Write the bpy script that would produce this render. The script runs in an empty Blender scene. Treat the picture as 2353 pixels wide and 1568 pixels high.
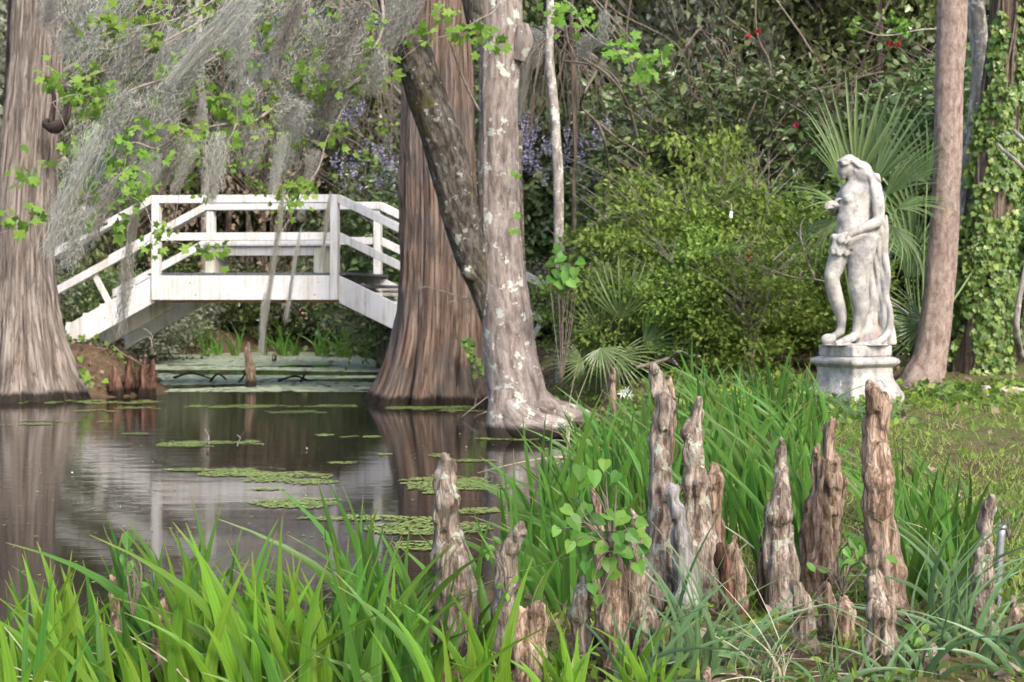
import bpy, math, random
import numpy as np
from mathutils import Vector, Matrix, Euler

# ------------------------------------------------------------------ camera, sky, sun, exposure
scene = bpy.context.scene
C = scene.collection
CAM_H = 1.2            # camera height above the pond
HOR = 700.0            # image row of the horizon (2353 px wide frame)
FPX = 3268.0           # focal length in the same pixels (50 mm on 36 mm)

cam_data = bpy.data.cameras.new('camera')
cam = bpy.data.objects.new('camera', cam_data)
C.objects.link(cam)
cam.location = (0, 0, CAM_H)
cam.rotation_euler = (math.radians(90), 0, 0)
cam_data.sensor_width = 36.0
cam_data.lens = 50.0
cam_data.shift_y = -(784.0 - HOR) / 2353.0
cam_data.clip_start = 0.05
cam_data.clip_end = 2000.0
cam_data.dof.use_dof = True
cam_data.dof.focus_distance = 5.0
cam_data.dof.aperture_fstop = 7.5
scene.camera = cam

SUN_EL, SUN_AZ = math.radians(42), math.radians(152)   # azimuth clockwise from +Y: right and behind the camera
world = bpy.data.worlds.new('World')
scene.world = world
world.use_nodes = True
wnt = world.node_tree
wnt.nodes.clear()
w_out = wnt.nodes.new('ShaderNodeOutputWorld')
w_bg = wnt.nodes.new('ShaderNodeBackground')
w_sky = wnt.nodes.new('ShaderNodeTexSky')
w_sky.sky_type = 'NISHITA'
w_sky.sun_disc = False
w_sky.sun_elevation = SUN_EL
w_sky.sun_rotation = SUN_AZ
w_sky.air_density = 1.0
w_sky.dust_density = 3.0
w_sky.ozone_density = 0.6
w_bg.inputs['Strength'].default_value = 0.15
wnt.links.new(w_sky.outputs[0], w_bg.inputs[0])
wnt.links.new(w_bg.outputs[0], w_out.inputs[0])

sun_data = bpy.data.lights.new('sun', 'SUN')
sun_data.energy = 1.5
sun_data.angle = math.radians(12)
sun_data.color = (1.0, 0.93, 0.84)
sun = bpy.data.objects.new('sun', sun_data)
C.objects.link(sun)
sdir = Vector((math.sin(SUN_AZ) * math.cos(SUN_EL), math.cos(SUN_AZ) * math.cos(SUN_EL), math.sin(SUN_EL)))
sun.rotation_euler = sdir.to_track_quat('Z', 'Y').to_euler()
sun.location = sdir * 60

vs = scene.view_settings
scene.display_settings.display_device = 'sRGB'
vs.view_transform = 'Standard'
vs.look = 'None'
vs.exposure = 1.25
vs.gamma = 1.0
vs.use_curve_mapping = False
scene.render.engine = 'CYCLES'
cy = scene.cycles
cy.max_bounces = 4
cy.diffuse_bounces = 2
cy.glossy_bounces = 2
cy.transmission_bounces = 2
cy.transparent_max_bounces = 4
cy.caustics_reflective = False
cy.caustics_refractive = False
cy.use_denoising = True
cy.use_adaptive_sampling = True
cy.adaptive_threshold = 0.04
cy.sample_clamp_indirect = 6.0

rng = np.random.default_rng(7)
random.seed(7)


# ------------------------------------------------------------------ helpers
def P(dx, dy, d):
    """a point at distance d along the view, from frame coordinates"""
    return np.array([(dx - 1176.5) / FPX * d, d, CAM_H - (dy - HOR) / FPX * d])


def link(o, parent=None):
    C.objects.link(o)
    if parent is not None:
        o.parent = parent
    return o


def tag(o, label=None, cat=None, group=None, kind=None):
    if label:
        o['label'] = label
    if cat:
        o['category'] = cat
    if group:
        o['group'] = group
    if kind:
        o['kind'] = kind
    return o


def empty(name, loc=(0, 0, 0), rz=0.0):
    o = bpy.data.objects.new(name, None)
    o.empty_display_size = 0.1
    o.location = loc
    o.rotation_euler = (0, 0, rz)
    return link(o)


def mesh_from(name, V, F, mat=None, smooth=True, uv=None, rnd=None):
    """V (n,3); F (m,k) array of k-gons or list of such arrays"""
    me = bpy.data.meshes.new(name)
    V = np.asarray(V, dtype=np.float32)
    Fs = F if isinstance(F, (list, tuple)) else [F]
    Fs = [np.asarray(f, dtype=np.int32) for f in Fs if len(f)]
    loops = np.concatenate([f.ravel() for f in Fs])
    sizes = np.concatenate([np.full(len(f), f.shape[1], dtype=np.int32) for f in Fs])
    starts = np.concatenate([[0], np.cumsum(sizes)[:-1]]).astype(np.int32)
    me.vertices.add(len(V))
    me.vertices.foreach_set('co', V.ravel())
    me.loops.add(len(loops))
    me.loops.foreach_set('vertex_index', loops)
    me.polygons.add(len(sizes))
    me.polygons.foreach_set('loop_start', starts)
    me.polygons.foreach_set('loop_total', sizes)
    if uv is not None:
        l = me.uv_layers.new(name='UVMap')
        l.data.foreach_set('uv', np.asarray(uv, dtype=np.float32)[loops].ravel())
    if rnd is not None:
        a = me.attributes.new('rnd', 'FLOAT', 'FACE')
        a.data.foreach_set('value', np.asarray(rnd, dtype=np.float32))
    me.update(calc_edges=True)
    me.validate()
    me.polygons.foreach_set('use_smooth', np.full(len(me.polygons), smooth))
    if mat is not None:
        me.materials.append(mat)
    return me


def add(name, me, parent=None, loc=(0, 0, 0), rot=(0, 0, 0), scale=(1, 1, 1)):
    o = bpy.data.objects.new(name, me)
    o.location = loc
    o.rotation_euler = rot
    o.scale = scale
    return link(o, parent)


def copy_tree(o, parent=None):
    c = o.copy()
    link(c)
    c.parent = parent
    for ch in o.children:
        copy_tree(ch, c)
    return c


def _hash(ix, iy, iz, seed):
    h = (ix.astype(np.uint32) * np.uint32(374761393) + iy.astype(np.uint32) * np.uint32(668265263)
         + iz.astype(np.uint32) * np.uint32(2147483647 - 58) + np.uint32(seed * 1274126177 % 4294967295))
    h = (h ^ (h >> np.uint32(13))) * np.uint32(1274126177)
    h = h ^ (h >> np.uint32(16))
    return (h & np.uint32(0xffffff)).astype(np.float32) / 8388607.5 - 1.0


def vnoise(p, seed=0):
    """value noise in [-1,1] at points (...,3)"""
    p = np.asarray(p, dtype=np.float32)
    f = np.floor(p)
    i = f.astype(np.int64)
    t = p - f
    t = t * t * (3 - 2 * t)
    x, y, z = i[..., 0], i[..., 1], i[..., 2]
    tx, ty, tz = t[..., 0], t[..., 1], t[..., 2]
    r = 0
    for a in (0, 1):
        for b in (0, 1):
            for c in (0, 1):
                w = (tx if a else 1 - tx) * (ty if b else 1 - ty) * (tz if c else 1 - tz)
                r = r + w * _hash(x + a, y + b, z + c, seed)
    return r


def fbm(p, seed=0, octs=3):
    p = np.asarray(p, dtype=np.float32)
    r, a, s = 0, 1.0, 0.0
    for k in range(octs):
        r = r + a * vnoise(p * (2.03 ** k) + 11.7 * k, seed + k)
        s += a
        a *= 0.5
    return r / s


def sstep(a, b, x):
    t = np.clip((x - a) / (b - a), 0, 1)
    return t * t * (3 - 2 * t)


def spline(pts, n):
    """Catmull-Rom resample of (k,m) control rows to n rows, even by index arc length"""
    pts = np.asarray(pts, dtype=np.float64)
    if len(pts) == 2:
        t = np.linspace(0, 1, n)[:, None]
        return pts[0] * (1 - t) + pts[1] * t
    seg = np.linalg.norm(np.diff(pts[:, :3], axis=0), axis=1)
    cum = np.concatenate([[0], np.cumsum(seg)])
    s = np.linspace(0, cum[-1], n)
    k = np.clip(np.searchsorted(cum, s, side='right') - 1, 0, len(seg) - 1)
    t = ((s - cum[k]) / np.maximum(seg[k], 1e-9))[:, None]
    pp = np.vstack([2 * pts[0] - pts[1], pts, 2 * pts[-1] - pts[-2]])
    p0, p1, p2, p3 = pp[k], pp[k + 1], pp[k + 2], pp[k + 3]
    return 0.5 * (2 * p1 + (p2 - p0) * t + (2 * p0 - 5 * p1 + 4 * p2 - p3) * t * t + (3 * p1 - p0 - 3 * p2 + p3) * t ** 3)


def frames(pts):
    T = np.gradient(pts, axis=0)
    T /= np.linalg.norm(T, axis=1)[:, None] + 1e-12
    up = np.array([0.0, 1.0, 0.0]) if abs(T[0][1]) < 0.9 else np.array([1.0, 0, 0])
    Nn = np.zeros_like(T)
    n = up - T[0] * np.dot(up, T[0])
    n /= np.linalg.norm(n)
    for i in range(len(T)):
        n = n - T[i] * np.dot(n, T[i])
        n /= np.linalg.norm(n) + 1e-12
        Nn[i] = n
    return T, Nn, np.cross(T, Nn)


def tube_arrays(ctrl, nu=8, nv=None, disp=None, cap=True):
    """ctrl rows (x,y,z,r).  disp(theta, s, pos) -> radial offset array.  Seam on the far (+Y) side."""
    ctrl = np.asarray(ctrl, dtype=np.float64)
    nv = nv or max(2, len(ctrl) * 3)
    R = spline(ctrl, nv)
    pts, rad = R[:, :3], np.maximum(R[:, 3], 1e-4)
    T, Nn, B = frames(pts)
    s = np.concatenate([[0], np.cumsum(np.linalg.norm(np.diff(pts, axis=0), axis=1))])
    th = np.linspace(0, 2 * np.pi, nu + 1)
    ring = np.cos(th)[None, :, None] * Nn[:, None, :] + np.sin(th)[None, :, None] * B[:, None, :]
    rr = np.repeat(rad[:, None], nu + 1, axis=1)
    if disp is not None:
        th2, s2 = np.meshgrid(th, s)
        base = pts[:, None, :] + ring * rr[..., None]
        rr = rr + disp(th2, s2, base, ring)
    V = pts[:, None, :] + ring * rr[..., None]
    V[:, -1] = V[:, 0]
    uv = np.stack(np.meshgrid(th / (2 * np.pi) * (2 * np.pi * rad.mean()), s), axis=-1)
    idx = np.arange(nv * (nu + 1)).reshape(nv, nu + 1)
    F = np.stack([idx[:-1, :-1], idx[:-1, 1:], idx[1:, 1:], idx[1:, :-1]], axis=-1).reshape(-1, 4)
    V = V.reshape(-1, 3)
    uv = uv.reshape(-1, 2)
    if cap:
        n0 = len(V)
        V = np.vstack([V, pts[0], pts[-1]])
        uv = np.vstack([uv, [0, 0], [0, s[-1]]])
        a, b = idx[0], idx[-1]
        t0 = np.stack([np.full(nu, n0), a[1:], a[:-1]], axis=-1)
        t1 = np.stack([np.full(nu, n0 + 1), b[:-1], b[1:]], axis=-1)
        return V, [F, np.vstack([t0, t1])], uv
    return V, [F], uv


def join_arrays(parts):
    """list of (V, [F...], uv) -> one"""
    Vs, quads, tris, uvs, o = [], [], [], [], 0
    for V, Fs, uv in parts:
        Vs.append(V)
        uvs.append(uv)
        for f in Fs:
            (quads if f.shape[1] == 4 else tris).append(f + o)
        o += len(V)
    Fs = []
    if quads:
        Fs.append(np.vstack(quads))
    if tris:
        Fs.append(np.vstack(tris))
    return np.vstack(Vs), Fs, np.vstack(uvs)


def tube(name, ctrl, mat, parent=None, nu=8, nv=None, disp=None, origin=None):
    V, F, uv = tube_arrays(ctrl, nu, nv, disp)
    o = np.zeros(3) if origin is None else np.asarray(origin)
    return add(name, mesh_from(name, V - o, F, mat, uv=uv), parent)


def tubes(name, ctrls, mat, parent=None, nu=6, origin=None, nv=None):
    V, F, uv = join_arrays([tube_arrays(c, nu, nv) for c in ctrls])
    o = np.zeros(3) if origin is None else np.asarray(origin)
    return add(name, mesh_from(name, V - o, F, mat, uv=uv), parent)


def scatter(template, pos, rot, scale, jitter=None):
    """copies of a template (V, F) at pos (n,3) with rotation matrices rot (n,3,3) and scale (n,) or (n,3)"""
    TV, TF = template
    TV = np.asarray(TV, dtype=np.float32)
    scale = np.asarray(scale, dtype=np.float32)
    if scale.ndim == 1:
        scale = scale[:, None]
    L = TV[None] * scale[:, None, :]
    V = np.einsum('nij,nkj->nki', rot.astype(np.float32), L) + pos[:, None, :].astype(np.float32)
    n, k = len(pos), len(TV)
    Fs = []
    for f in TF:
        f = np.asarray(f, dtype=np.int32)
        Fs.append((f[None] + (np.arange(n) * k)[:, None, None]).reshape(-1, f.shape[1]))
    return V.reshape(-1, 3), Fs


def leaf_mesh(name, template, pos, rot, scale, mat, rnd=None, smooth=False):
    V, Fs = scatter(template, pos, rot, scale)
    n = len(pos)
    r = rng.random(n) if rnd is None else rnd
    rr = np.concatenate([np.repeat(r, len(f)) for f in template[1]])
    return mesh_from(name, V, Fs, mat, smooth=smooth, rnd=rr)


def rot_from(dirs, ups=None, roll=None):
    """matrices whose local +Y is dirs, local +Z roughly ups"""
    d = dirs / (np.linalg.norm(dirs, axis=1)[:, None] + 1e-9)
    if ups is None:
        ups = np.tile([0, 0, 1.0], (len(d), 1))
    z = ups - d * np.sum(ups * d, axis=1)[:, None]
    bad = np.linalg.norm(z, axis=1) < 1e-3
    z[bad] = np.cross(d[bad], [1.0, 0, 0])
    z /= np.linalg.norm(z, axis=1)[:, None] + 1e-9
    x = np.cross(d, z)
    if roll is not None:
        c, s = np.cos(roll)[:, None], np.sin(roll)[:, None]
        x, z = x * c + z * s, z * c - x * s
    return np.stack([x, d, z], axis=-1)


def rand_dirs(n, zb=0.0):
    v = rng.normal(size=(n, 3))
    v[:, 2] += zb
    return v / (np.linalg.norm(v, axis=1)[:, None] + 1e-9)


# leaf outlines: stem at the origin, tip along +Y, face normal +Z
LEAF_SIMPLE = (np.array([[0, 0, 0], [-.3, .45, .06], [0, 1, -.06], [.3, .45, .06]]), [np.array([[0, 3, 2, 1]])])
LEAF_OVATE = (np.array([[0, 0, 0], [-.2, .2, .04], [-.27, .48, .05], [-.14, .8, .02], [0, 1, -.08], [.14, .8, .02], [.27, .48, .05], [.2, .2, .04], [0, .5, -.02]]),
              [np.array([[0, 8, 2, 1], [8, 4, 3, 2], [8, 6, 5, 4], [0, 7, 6, 8]])])
LEAF_HEART = (np.array([[0, 0, 0], [-.3, -.08, .03], [-.46, .2, .06], [-.36, .55, .03], [0, 1, -.1], [.36, .55, .03], [.46, .2, .06], [.3, -.08, .03], [0, .45, -.03]]),
              [np.array([[0, 8, 2, 1], [8, 4, 3, 2], [8, 6, 5, 4], [0, 7, 6, 8]])])
LEAF_LANCE = (np.array([[0, 0, 0], [-.11, .4, .03], [0, 1, -.08], [.11, .4, .03], [0, .45, -.01]]), [np.array([[0, 4, 2, 1], [0, 3, 2, 4]])])
_mp = []
for _a, _r in ((-140, .3), (-105, .62), (-80, .5), (-48, .95), (-24, .66), (0, 1.15), (24, .66), (48, .95), (80, .5), (105, .62), (140, .3)):
    _mp.append([math.sin(math.radians(_a)) * _r * .6, .35 + math.cos(math.radians(_a)) * _r * .6, -.1 * _r * _r + .04])
LEAF_MAPLE = (np.array([[0, .3, .03]] + _mp), [np.array([[0, i + 1, i] for i in range(1, 11)])])
LEAF_IVY = (np.array([[0, .3, 0], [-.12, -.05, .02], [-.5, .12, .05], [-.34, .4, .03], [-.42, .66, .05], [-.16, .62, .02], [0, 1.05, -.06],
                      [.16, .62, .02], [.42, .66, .05], [.34, .4, .03], [.5, .12, .05], [.12, -.05, .02]]),
            [np.array([[0, i + 1, i] for i in range(1, 11)])])
DISC = (np.array([[math.cos(i * math.pi / 3), math.sin(i * math.pi / 3), 0] for i in range(6)]), [np.array([[0, 1, 2, 3], [0, 3, 4, 5]])])


def surface_nets(F, org, h):
    nx, ny, nz = F.shape
    S = F < 0
    cnt = np.zeros((nx - 1, ny - 1, nz - 1), dtype=np.int8)
    offs = [(a, b, c) for a in (0, 1) for b in (0, 1) for c in (0, 1)]
    for a, b, c in offs:
        cnt += S[a:nx - 1 + a, b:ny - 1 + b, c:nz - 1 + c]
    act = (cnt > 0) & (cnt < 8)
    cells = np.argwhere(act)
    idx = np.full(act.shape, -1, dtype=np.int32)
    idx[act] = np.arange(len(cells))
    vals = np.stack([F[cells[:, 0] + a, cells[:, 1] + b, cells[:, 2] + c] for a, b, c in offs], axis=1)
    acc = np.zeros((len(cells), 3))
    num = np.zeros(len(cells))
    for i, p in enumerate(offs):
        for j, q in enumerate(offs):
            if j > i and sum(abs(p[k] - q[k]) for k in range(3)) == 1:
                u, v = vals[:, i], vals[:, j]
                m = (u < 0) != (v < 0)
                t = np.where(m, u / np.where(m, u - v, 1), 0)
                pt = np.array(p)[None] + t[:, None] * (np.array(q) - np.array(p))[None]
                acc += np.where(m[:, None], pt, 0)
                num += m
    V = (cells + acc / num[:, None]) * h + org
    Q = []
    for ax in range(3):
        sl0 = [slice(1, -1)] * 3
        sl1 = [slice(1, -1)] * 3
        sl0[ax] = slice(0, F.shape[ax] - 1)
        sl1[ax] = slice(1, F.shape[ax])
        m = S[tuple(sl0)] != S[tuple(sl1)]
        e = np.argwhere(m)
        sg = S[tuple(sl0)][m]
        off = np.ones(3, dtype=int)
        off[ax] = 0
        e = e + off
        u, v = [(1, 2), (2, 0), (0, 1)][ax]
        q = []
        for du, dv in ((0, 0), (1, 0), (1, 1), (0, 1)):
            c = e.copy()
            c[:, u] -= du
            c[:, v] -= dv
            q.append(idx[c[:, 0], c[:, 1], c[:, 2]])
        q = np.stack(q, axis=1)
        q[~sg] = q[~sg][:, ::-1]
        Q.append(q)
    return V, np.vstack(Q)


def smin(a, b, k):
    h = np.maximum(k - np.abs(a - b), 0) / k
    return np.minimum(a, b) - h * h * k * 0.25


def sd_cone(p, a, b, ra, rb):
    a, b = np.asarray(a, dtype=np.float32), np.asarray(b, dtype=np.float32)
    ba = b - a
    t = np.clip(((p - a) @ ba) / max(float(ba @ ba), 1e-9), 0, 1)
    return np.linalg.norm(p - a - t[..., None] * ba, axis=-1) - (ra + (rb - ra) * t)


def sd_ell(p, c, r, R=None):
    q = p - np.asarray(c, dtype=np.float32)
    if R is not None:
        q = q @ np.asarray(R, dtype=np.float32)
    r = np.asarray(r, dtype=np.float32)
    k0 = np.linalg.norm(q / r, axis=-1)
    k1 = np.linalg.norm(q / (r * r), axis=-1) + 1e-9
    return k0 * (k0 - 1) / k1


# ------------------------------------------------------------------ materials
def new_mat(name):
    m = bpy.data.materials.new(name)
    m.use_nodes = True
    m.node_tree.nodes.clear()
    return m, m.node_tree


def nd(nt, typ, ins=None, **props):
    n = nt.nodes.new(typ)
    for k, v in props.items():
        setattr(n, k, v)
    for k, v in (ins or {}).items():
        if isinstance(v, bpy.types.NodeSocket):
            nt.links.new(v, n.inputs[k])
        else:
            n.inputs[k].default_value = v
    return n


def rgba(c):
    return (c[0], c[1], c[2], 1.0)


def ramp(nt, fac, stops, interp='LINEAR'):
    n = nt.nodes.new('ShaderNodeValToRGB')
    n.color_ramp.interpolation = interp
    el = n.color_ramp.elements
    while len(el) < len(stops):
        el.new(0.5)
    for e, (p, c) in zip(el, stops):
        e.position = p
        e.color = rgba(c) if hasattr(c, '__len__') else (c, c, c, 1)
    nt.links.new(fac, n.inputs[0])
    return n.outputs[0]


def mixc(nt, f, a, b, blend='MIX'):
    n = nt.nodes.new('ShaderNodeMix')
    n.data_type = 'RGBA'
    n.blend_type = blend
    for s, v in ((n.inputs[0], f), (n.inputs[6], a), (n.inputs[7], b)):
        if isinstance(v, bpy.types.NodeSocket):
            nt.links.new(v, s)
        else:
            s.default_value = rgba(v) if hasattr(v, '__len__') else v
    return n.outputs[2]


def noise_at(nt, vec, scale, detail=4, rough=0.55, dist=0.0):
    n = nd(nt, 'ShaderNodeTexNoise', {'Scale': scale, 'Detail': detail, 'Roughness': rough, 'Distortion': dist})
    if vec is not None:
        nt.links.new(vec, n.inputs['Vector'])
    return n.outputs[0]


def mapping(nt, vec, scale, loc=(0, 0, 0)):
    n = nt.nodes.new('ShaderNodeMapping')
    n.inputs['Scale'].default_value = scale
    n.inputs['Location'].default_value = loc
    nt.links.new(vec, n.inputs['Vector'])
    return n.outputs[0]


def leaf_mat(name, cols, trans=0.35, spec=0.3, rough=0.45, obj_var=0.25, streak=False):
    """cols: list of leaf colours the leaves differ between"""
    m, nt = new_mat(name)
    at = nd(nt, 'ShaderNodeAttribute', attribute_name='rnd')
    stops = [(i / max(1, len(cols) - 1), c) for i, c in enumerate(cols)]
    col = ramp(nt, at.outputs['Fac'], stops)
    oi = nd(nt, 'ShaderNodeObjectInfo')
    hsv = nd(nt, 'ShaderNodeHueSaturation', {'Color': col, 'Saturation': 1.0})
    vr = nd(nt, 'ShaderNodeMapRange', {'Value': oi.outputs['Random'], 'To Min': 1 - obj_var, 'To Max': 1 + obj_var})
    nt.links.new(vr.outputs[0], hsv.inputs['Value'])
    hr = nd(nt, 'ShaderNodeMapRange', {'Value': oi.outputs['Random'], 'To Min': 0.485, 'To Max': 0.512})
    nt.links.new(hr.outputs[0], hsv.inputs['Hue'])
    c = hsv.outputs[0]
    if streak:
        tc = nd(nt, 'ShaderNodeTexCoord')
        st = noise_at(nt, mapping(nt, tc.outputs['UV'], (26, 1.0, 1)), 1.0, 3)
        c = mixc(nt, 1.0, c, ramp(nt, st, [(0.3, (.6, .64, .6)), (0.7, (1.2, 1.16, 1.1))]), 'MULTIPLY')
        tip = nd(nt, 'ShaderNodeSeparateXYZ', {'Vector': tc.outputs['UV']})
        c = mixc(nt, ramp(nt, tip.outputs[1], [(0.0, .6), (0.2, 0.0), (0.9, 0.0), (1.0, .8)]), c, (.30, .25, .09))
    b = nd(nt, 'ShaderNodeBsdfPrincipled', {'Base Color': c, 'Roughness': rough, 'Specular IOR Level': spec})
    t = nd(nt, 'ShaderNodeBsdfTranslucent', {'Color': c})
    mx = nd(nt, 'ShaderNodeMixShader', {0: trans, 1: b.outputs[0], 2: t.outputs[0]})
    out = nd(nt, 'ShaderNodeOutputMaterial', {'Surface': mx.outputs[0]})
    return m


def bark_mat(name, cols, su=14.0, sv=1.6, bump=0.6, dist=0.02, lichen=None, lichen_amt=0.56, lichen_scale=3.0, moss=None, moss_amt=0.55,
             patch=None, obj=False, fine=60.0, rough=0.9, gain=1.0):
    """cols dark, mid, light along the bark fibres; lichen / moss / patch are surface growths with outlines of their own"""
    cols = [tuple(q * gain for q in c) for c in cols]
    m, nt = new_mat(name)
    tc = nd(nt, 'ShaderNodeTexCoord')
    vec = tc.outputs['Object'] if obj else tc.outputs['UV']
    ob = tc.outputs['Object']
    mv = mapping(nt, vec, (su, su, sv) if obj else (su, sv, 1))
    n1 = noise_at(nt, mv, 1.0, 4, 0.6, 0.5)
    n2 = noise_at(nt, ob, fine, 3, 0.6)
    n3 = noise_at(nt, ob, 1.7, 3, 0.5)
    h = nd(nt, 'ShaderNodeMath', {0: n1}, operation='MULTIPLY_ADD')
    h.inputs[1].default_value = 0.86
    hm = nd(nt, 'ShaderNodeMath', {0: n2, 1: 0.14}, operation='MULTIPLY')
    nt.links.new(hm.outputs[0], h.inputs[2])
    c = ramp(nt, h.outputs[0], [(0.36, cols[0]), (0.49, cols[1]), (0.63, cols[2])])
    nb = noise_at(nt, mapping(nt, vec, (su * 1.3, su * 1.3, sv * 1.1) if obj else (su * 1.3, sv * 1.1, 1), (3.1, 1.7, 2.3)), 1.0, 5, 0.62, 0.8)
    crack = ramp(nt, nb, [(.455, 0.0), (.492, 1.0), (.53, 0.0)])
    ck = nd(nt, 'ShaderNodeMath', {0: crack, 1: .42}, operation='MULTIPLY')
    c = mixc(nt, ck.outputs[0], c, tuple(q * .45 for q in cols[0]))
    if patch is not None:
        c = mixc(nt, ramp(nt, n3, [(0.42, 0.0), (0.62, 0.85)]), c, mixc(nt, h.outputs[0], (patch[0] * .5, patch[1] * .5, patch[2] * .5), patch))
    if moss is not None:
        mm = noise_at(nt, ob, 4.2, 4, 0.65)
        c = mixc(nt, ramp(nt, mm, [(moss_amt, 0.0), (moss_amt + .12, 0.8)]), c, mixc(nt, n2, (moss[0] * .55, moss[1] * .55, moss[2] * .5), moss))
    hb = nd(nt, 'ShaderNodeMath', {0: nb, 1: .8, 2: h.outputs[0]}, operation='MULTIPLY_ADD')
    hc = nd(nt, 'ShaderNodeMath', {0: crack, 1: -.22, 2: hb.outputs[0]}, operation='MULTIPLY_ADD')
    hh = hc.outputs[0]
    if lichen is not None:
        wob = noise_at(nt, ob, lichen_scale * 5, 3, 0.6)
        l1 = nd(nt, 'ShaderNodeTexVoronoi', {'Vector': ob, 'Scale': lichen_scale * 1.6, 'Randomness': 1.0})
        big = noise_at(nt, ob, lichen_scale, 3, 0.5)
        s = nd(nt, 'ShaderNodeMath', {0: big, 1: wob}, operation='ADD')
        s2 = nd(nt, 'ShaderNodeMath', {0: l1.outputs['Distance'], 1: -0.55, 2: s.outputs[0]}, operation='MULTIPLY_ADD')
        msk = ramp(nt, s2.outputs[0], [(lichen_amt + .12, 0.0), (lichen_amt + .17, 0.92)])
        c = mixc(nt, msk, c, mixc(nt, n2, (lichen[0] * .7, lichen[1] * .72, lichen[2] * .7), lichen))
        hs = nd(nt, 'ShaderNodeMath', {0: msk, 1: 0.15, 2: hh}, operation='MULTIPLY_ADD')
        hh = hs.outputs[0]
    geo = nd(nt, 'ShaderNodeNewGeometry')
    wz = nd(nt, 'ShaderNodeSeparateXYZ', {'Vector': geo.outputs['Position']})
    wn = nd(nt, 'ShaderNodeMath', {0: n1, 1: -.16, 2: wz.outputs[2]}, operation='MULTIPLY_ADD')
    c = mixc(nt, ramp(nt, wn.outputs[0], [(-.03, .92), (.05, 0.0)]), c, (.018, .014, .01))      # black water stain at the waterline
    oi = nd(nt, 'ShaderNodeObjectInfo')
    vr = nd(nt, 'ShaderNodeMapRange', {'Value': oi.outputs['Random'], 'To Min': .82, 'To Max': 1.18})
    hsv = nd(nt, 'ShaderNodeHueSaturation', {'Color': c})
    nt.links.new(vr.outputs[0], hsv.inputs['Value'])
    bp = nd(nt, 'ShaderNodeBump', {'Strength': bump, 'Distance': dist, 'Height': hh})
    b = nd(nt, 'ShaderNodeBsdfPrincipled', {'Base Color': hsv.outputs[0], 'Roughness': rough, 'Specular IOR Level': 0.15, 'Normal': bp.outputs[0]})
    nd(nt, 'ShaderNodeOutputMaterial', {'Surface': b.outputs[0]})
    return m


def paint_mat(name, col, dirt=(.33, .30, .16), amt=0.62, rough=0.5):
    m, nt = new_mat(name)
    tc = nd(nt, 'ShaderNodeTexCoord')
    ob = tc.outputs['Object']
    a = noise_at(nt, mapping(nt, ob, (3, 3, 1.2)), 1.5, 5, 0.65)
    b_ = noise_at(nt, mapping(nt, ob, (22, 22, 1.4)), 1.0, 4, 0.6)
    s = nd(nt, 'ShaderNodeMath', {0: a, 1: b_}, operation='MULTIPLY')
    c = mixc(nt, ramp(nt, s.outputs[0], [(amt * .42, 0.0), (amt * .42 + .22, 0.75)]), col, dirt)
    fine = noise_at(nt, mapping(nt, ob, (6, 60, 60)), 1.0, 3)
    c = mixc(nt, 1.0, c, ramp(nt, fine, [(.2, (.9, .9, .9)), (.8, (1.04, 1.04, 1.04))]), 'MULTIPLY')
    bp = nd(nt, 'ShaderNodeBump', {'Strength': .15, 'Distance': .004, 'Height': fine})
    b = nd(nt, 'ShaderNodeBsdfPrincipled', {'Base Color': c, 'Roughness': rough, 'Specular IOR Level': .35, 'Normal': bp.outputs[0]})
    nd(nt, 'ShaderNodeOutputMaterial', {'Surface': b.outputs[0]})
    return m


def stone_mat(name):
    m, nt = new_mat(name)
    tc = nd(nt, 'ShaderNodeTexCoord')
    ob = tc.outputs['Object']
    a = noise_at(nt, ob, 5.0, 6, 0.65)
    b_ = noise_at(nt, ob, 26.0, 5, 0.7)
    d_ = noise_at(nt, mapping(nt, ob, (9, 9, 2.2)), 1.0, 5, 0.6)
    c = ramp(nt, a, [(.3, (.33, .315, .295)), (.5, (.46, .44, .415)), (.7, (.56, .54, .51))])
    s8 = noise_at(nt, mapping(nt, ob, (1, 1, .7), (4.2, 1.1, 7.7)), 9.0, 6, 0.7)
    c = mixc(nt, ramp(nt, s8, [(.44, 0.0), (.60, .72)]), c, mixc(nt, b_, (.12, .12, .125), (.26, .255, .26)))
    c = mixc(nt, ramp(nt, b_, [(.57, 0.0), (.68, .6)]), c, (.08, .08, .078))
    c = mixc(nt, ramp(nt, d_, [(.56, 0.0), (.74, .55)]), c, (.42, .27, .20))
    g = noise_at(nt, ob, 3.1, 4, 0.6)
    c = mixc(nt, ramp(nt, g, [(.56, 0.0), (.7, .45)]), c, (.30, .31, .22))
    bp = nd(nt, 'ShaderNodeBump', {'Strength': .5, 'Distance': .01, 'Height': b_})
    b = nd(nt, 'ShaderNodeBsdfPrincipled', {'Base Color': c, 'Roughness': .92, 'Specular IOR Level': .12, 'Normal': bp.outputs[0]})
    nd(nt, 'ShaderNodeOutputMaterial', {'Surface': b.outputs[0]})
    return m


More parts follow.
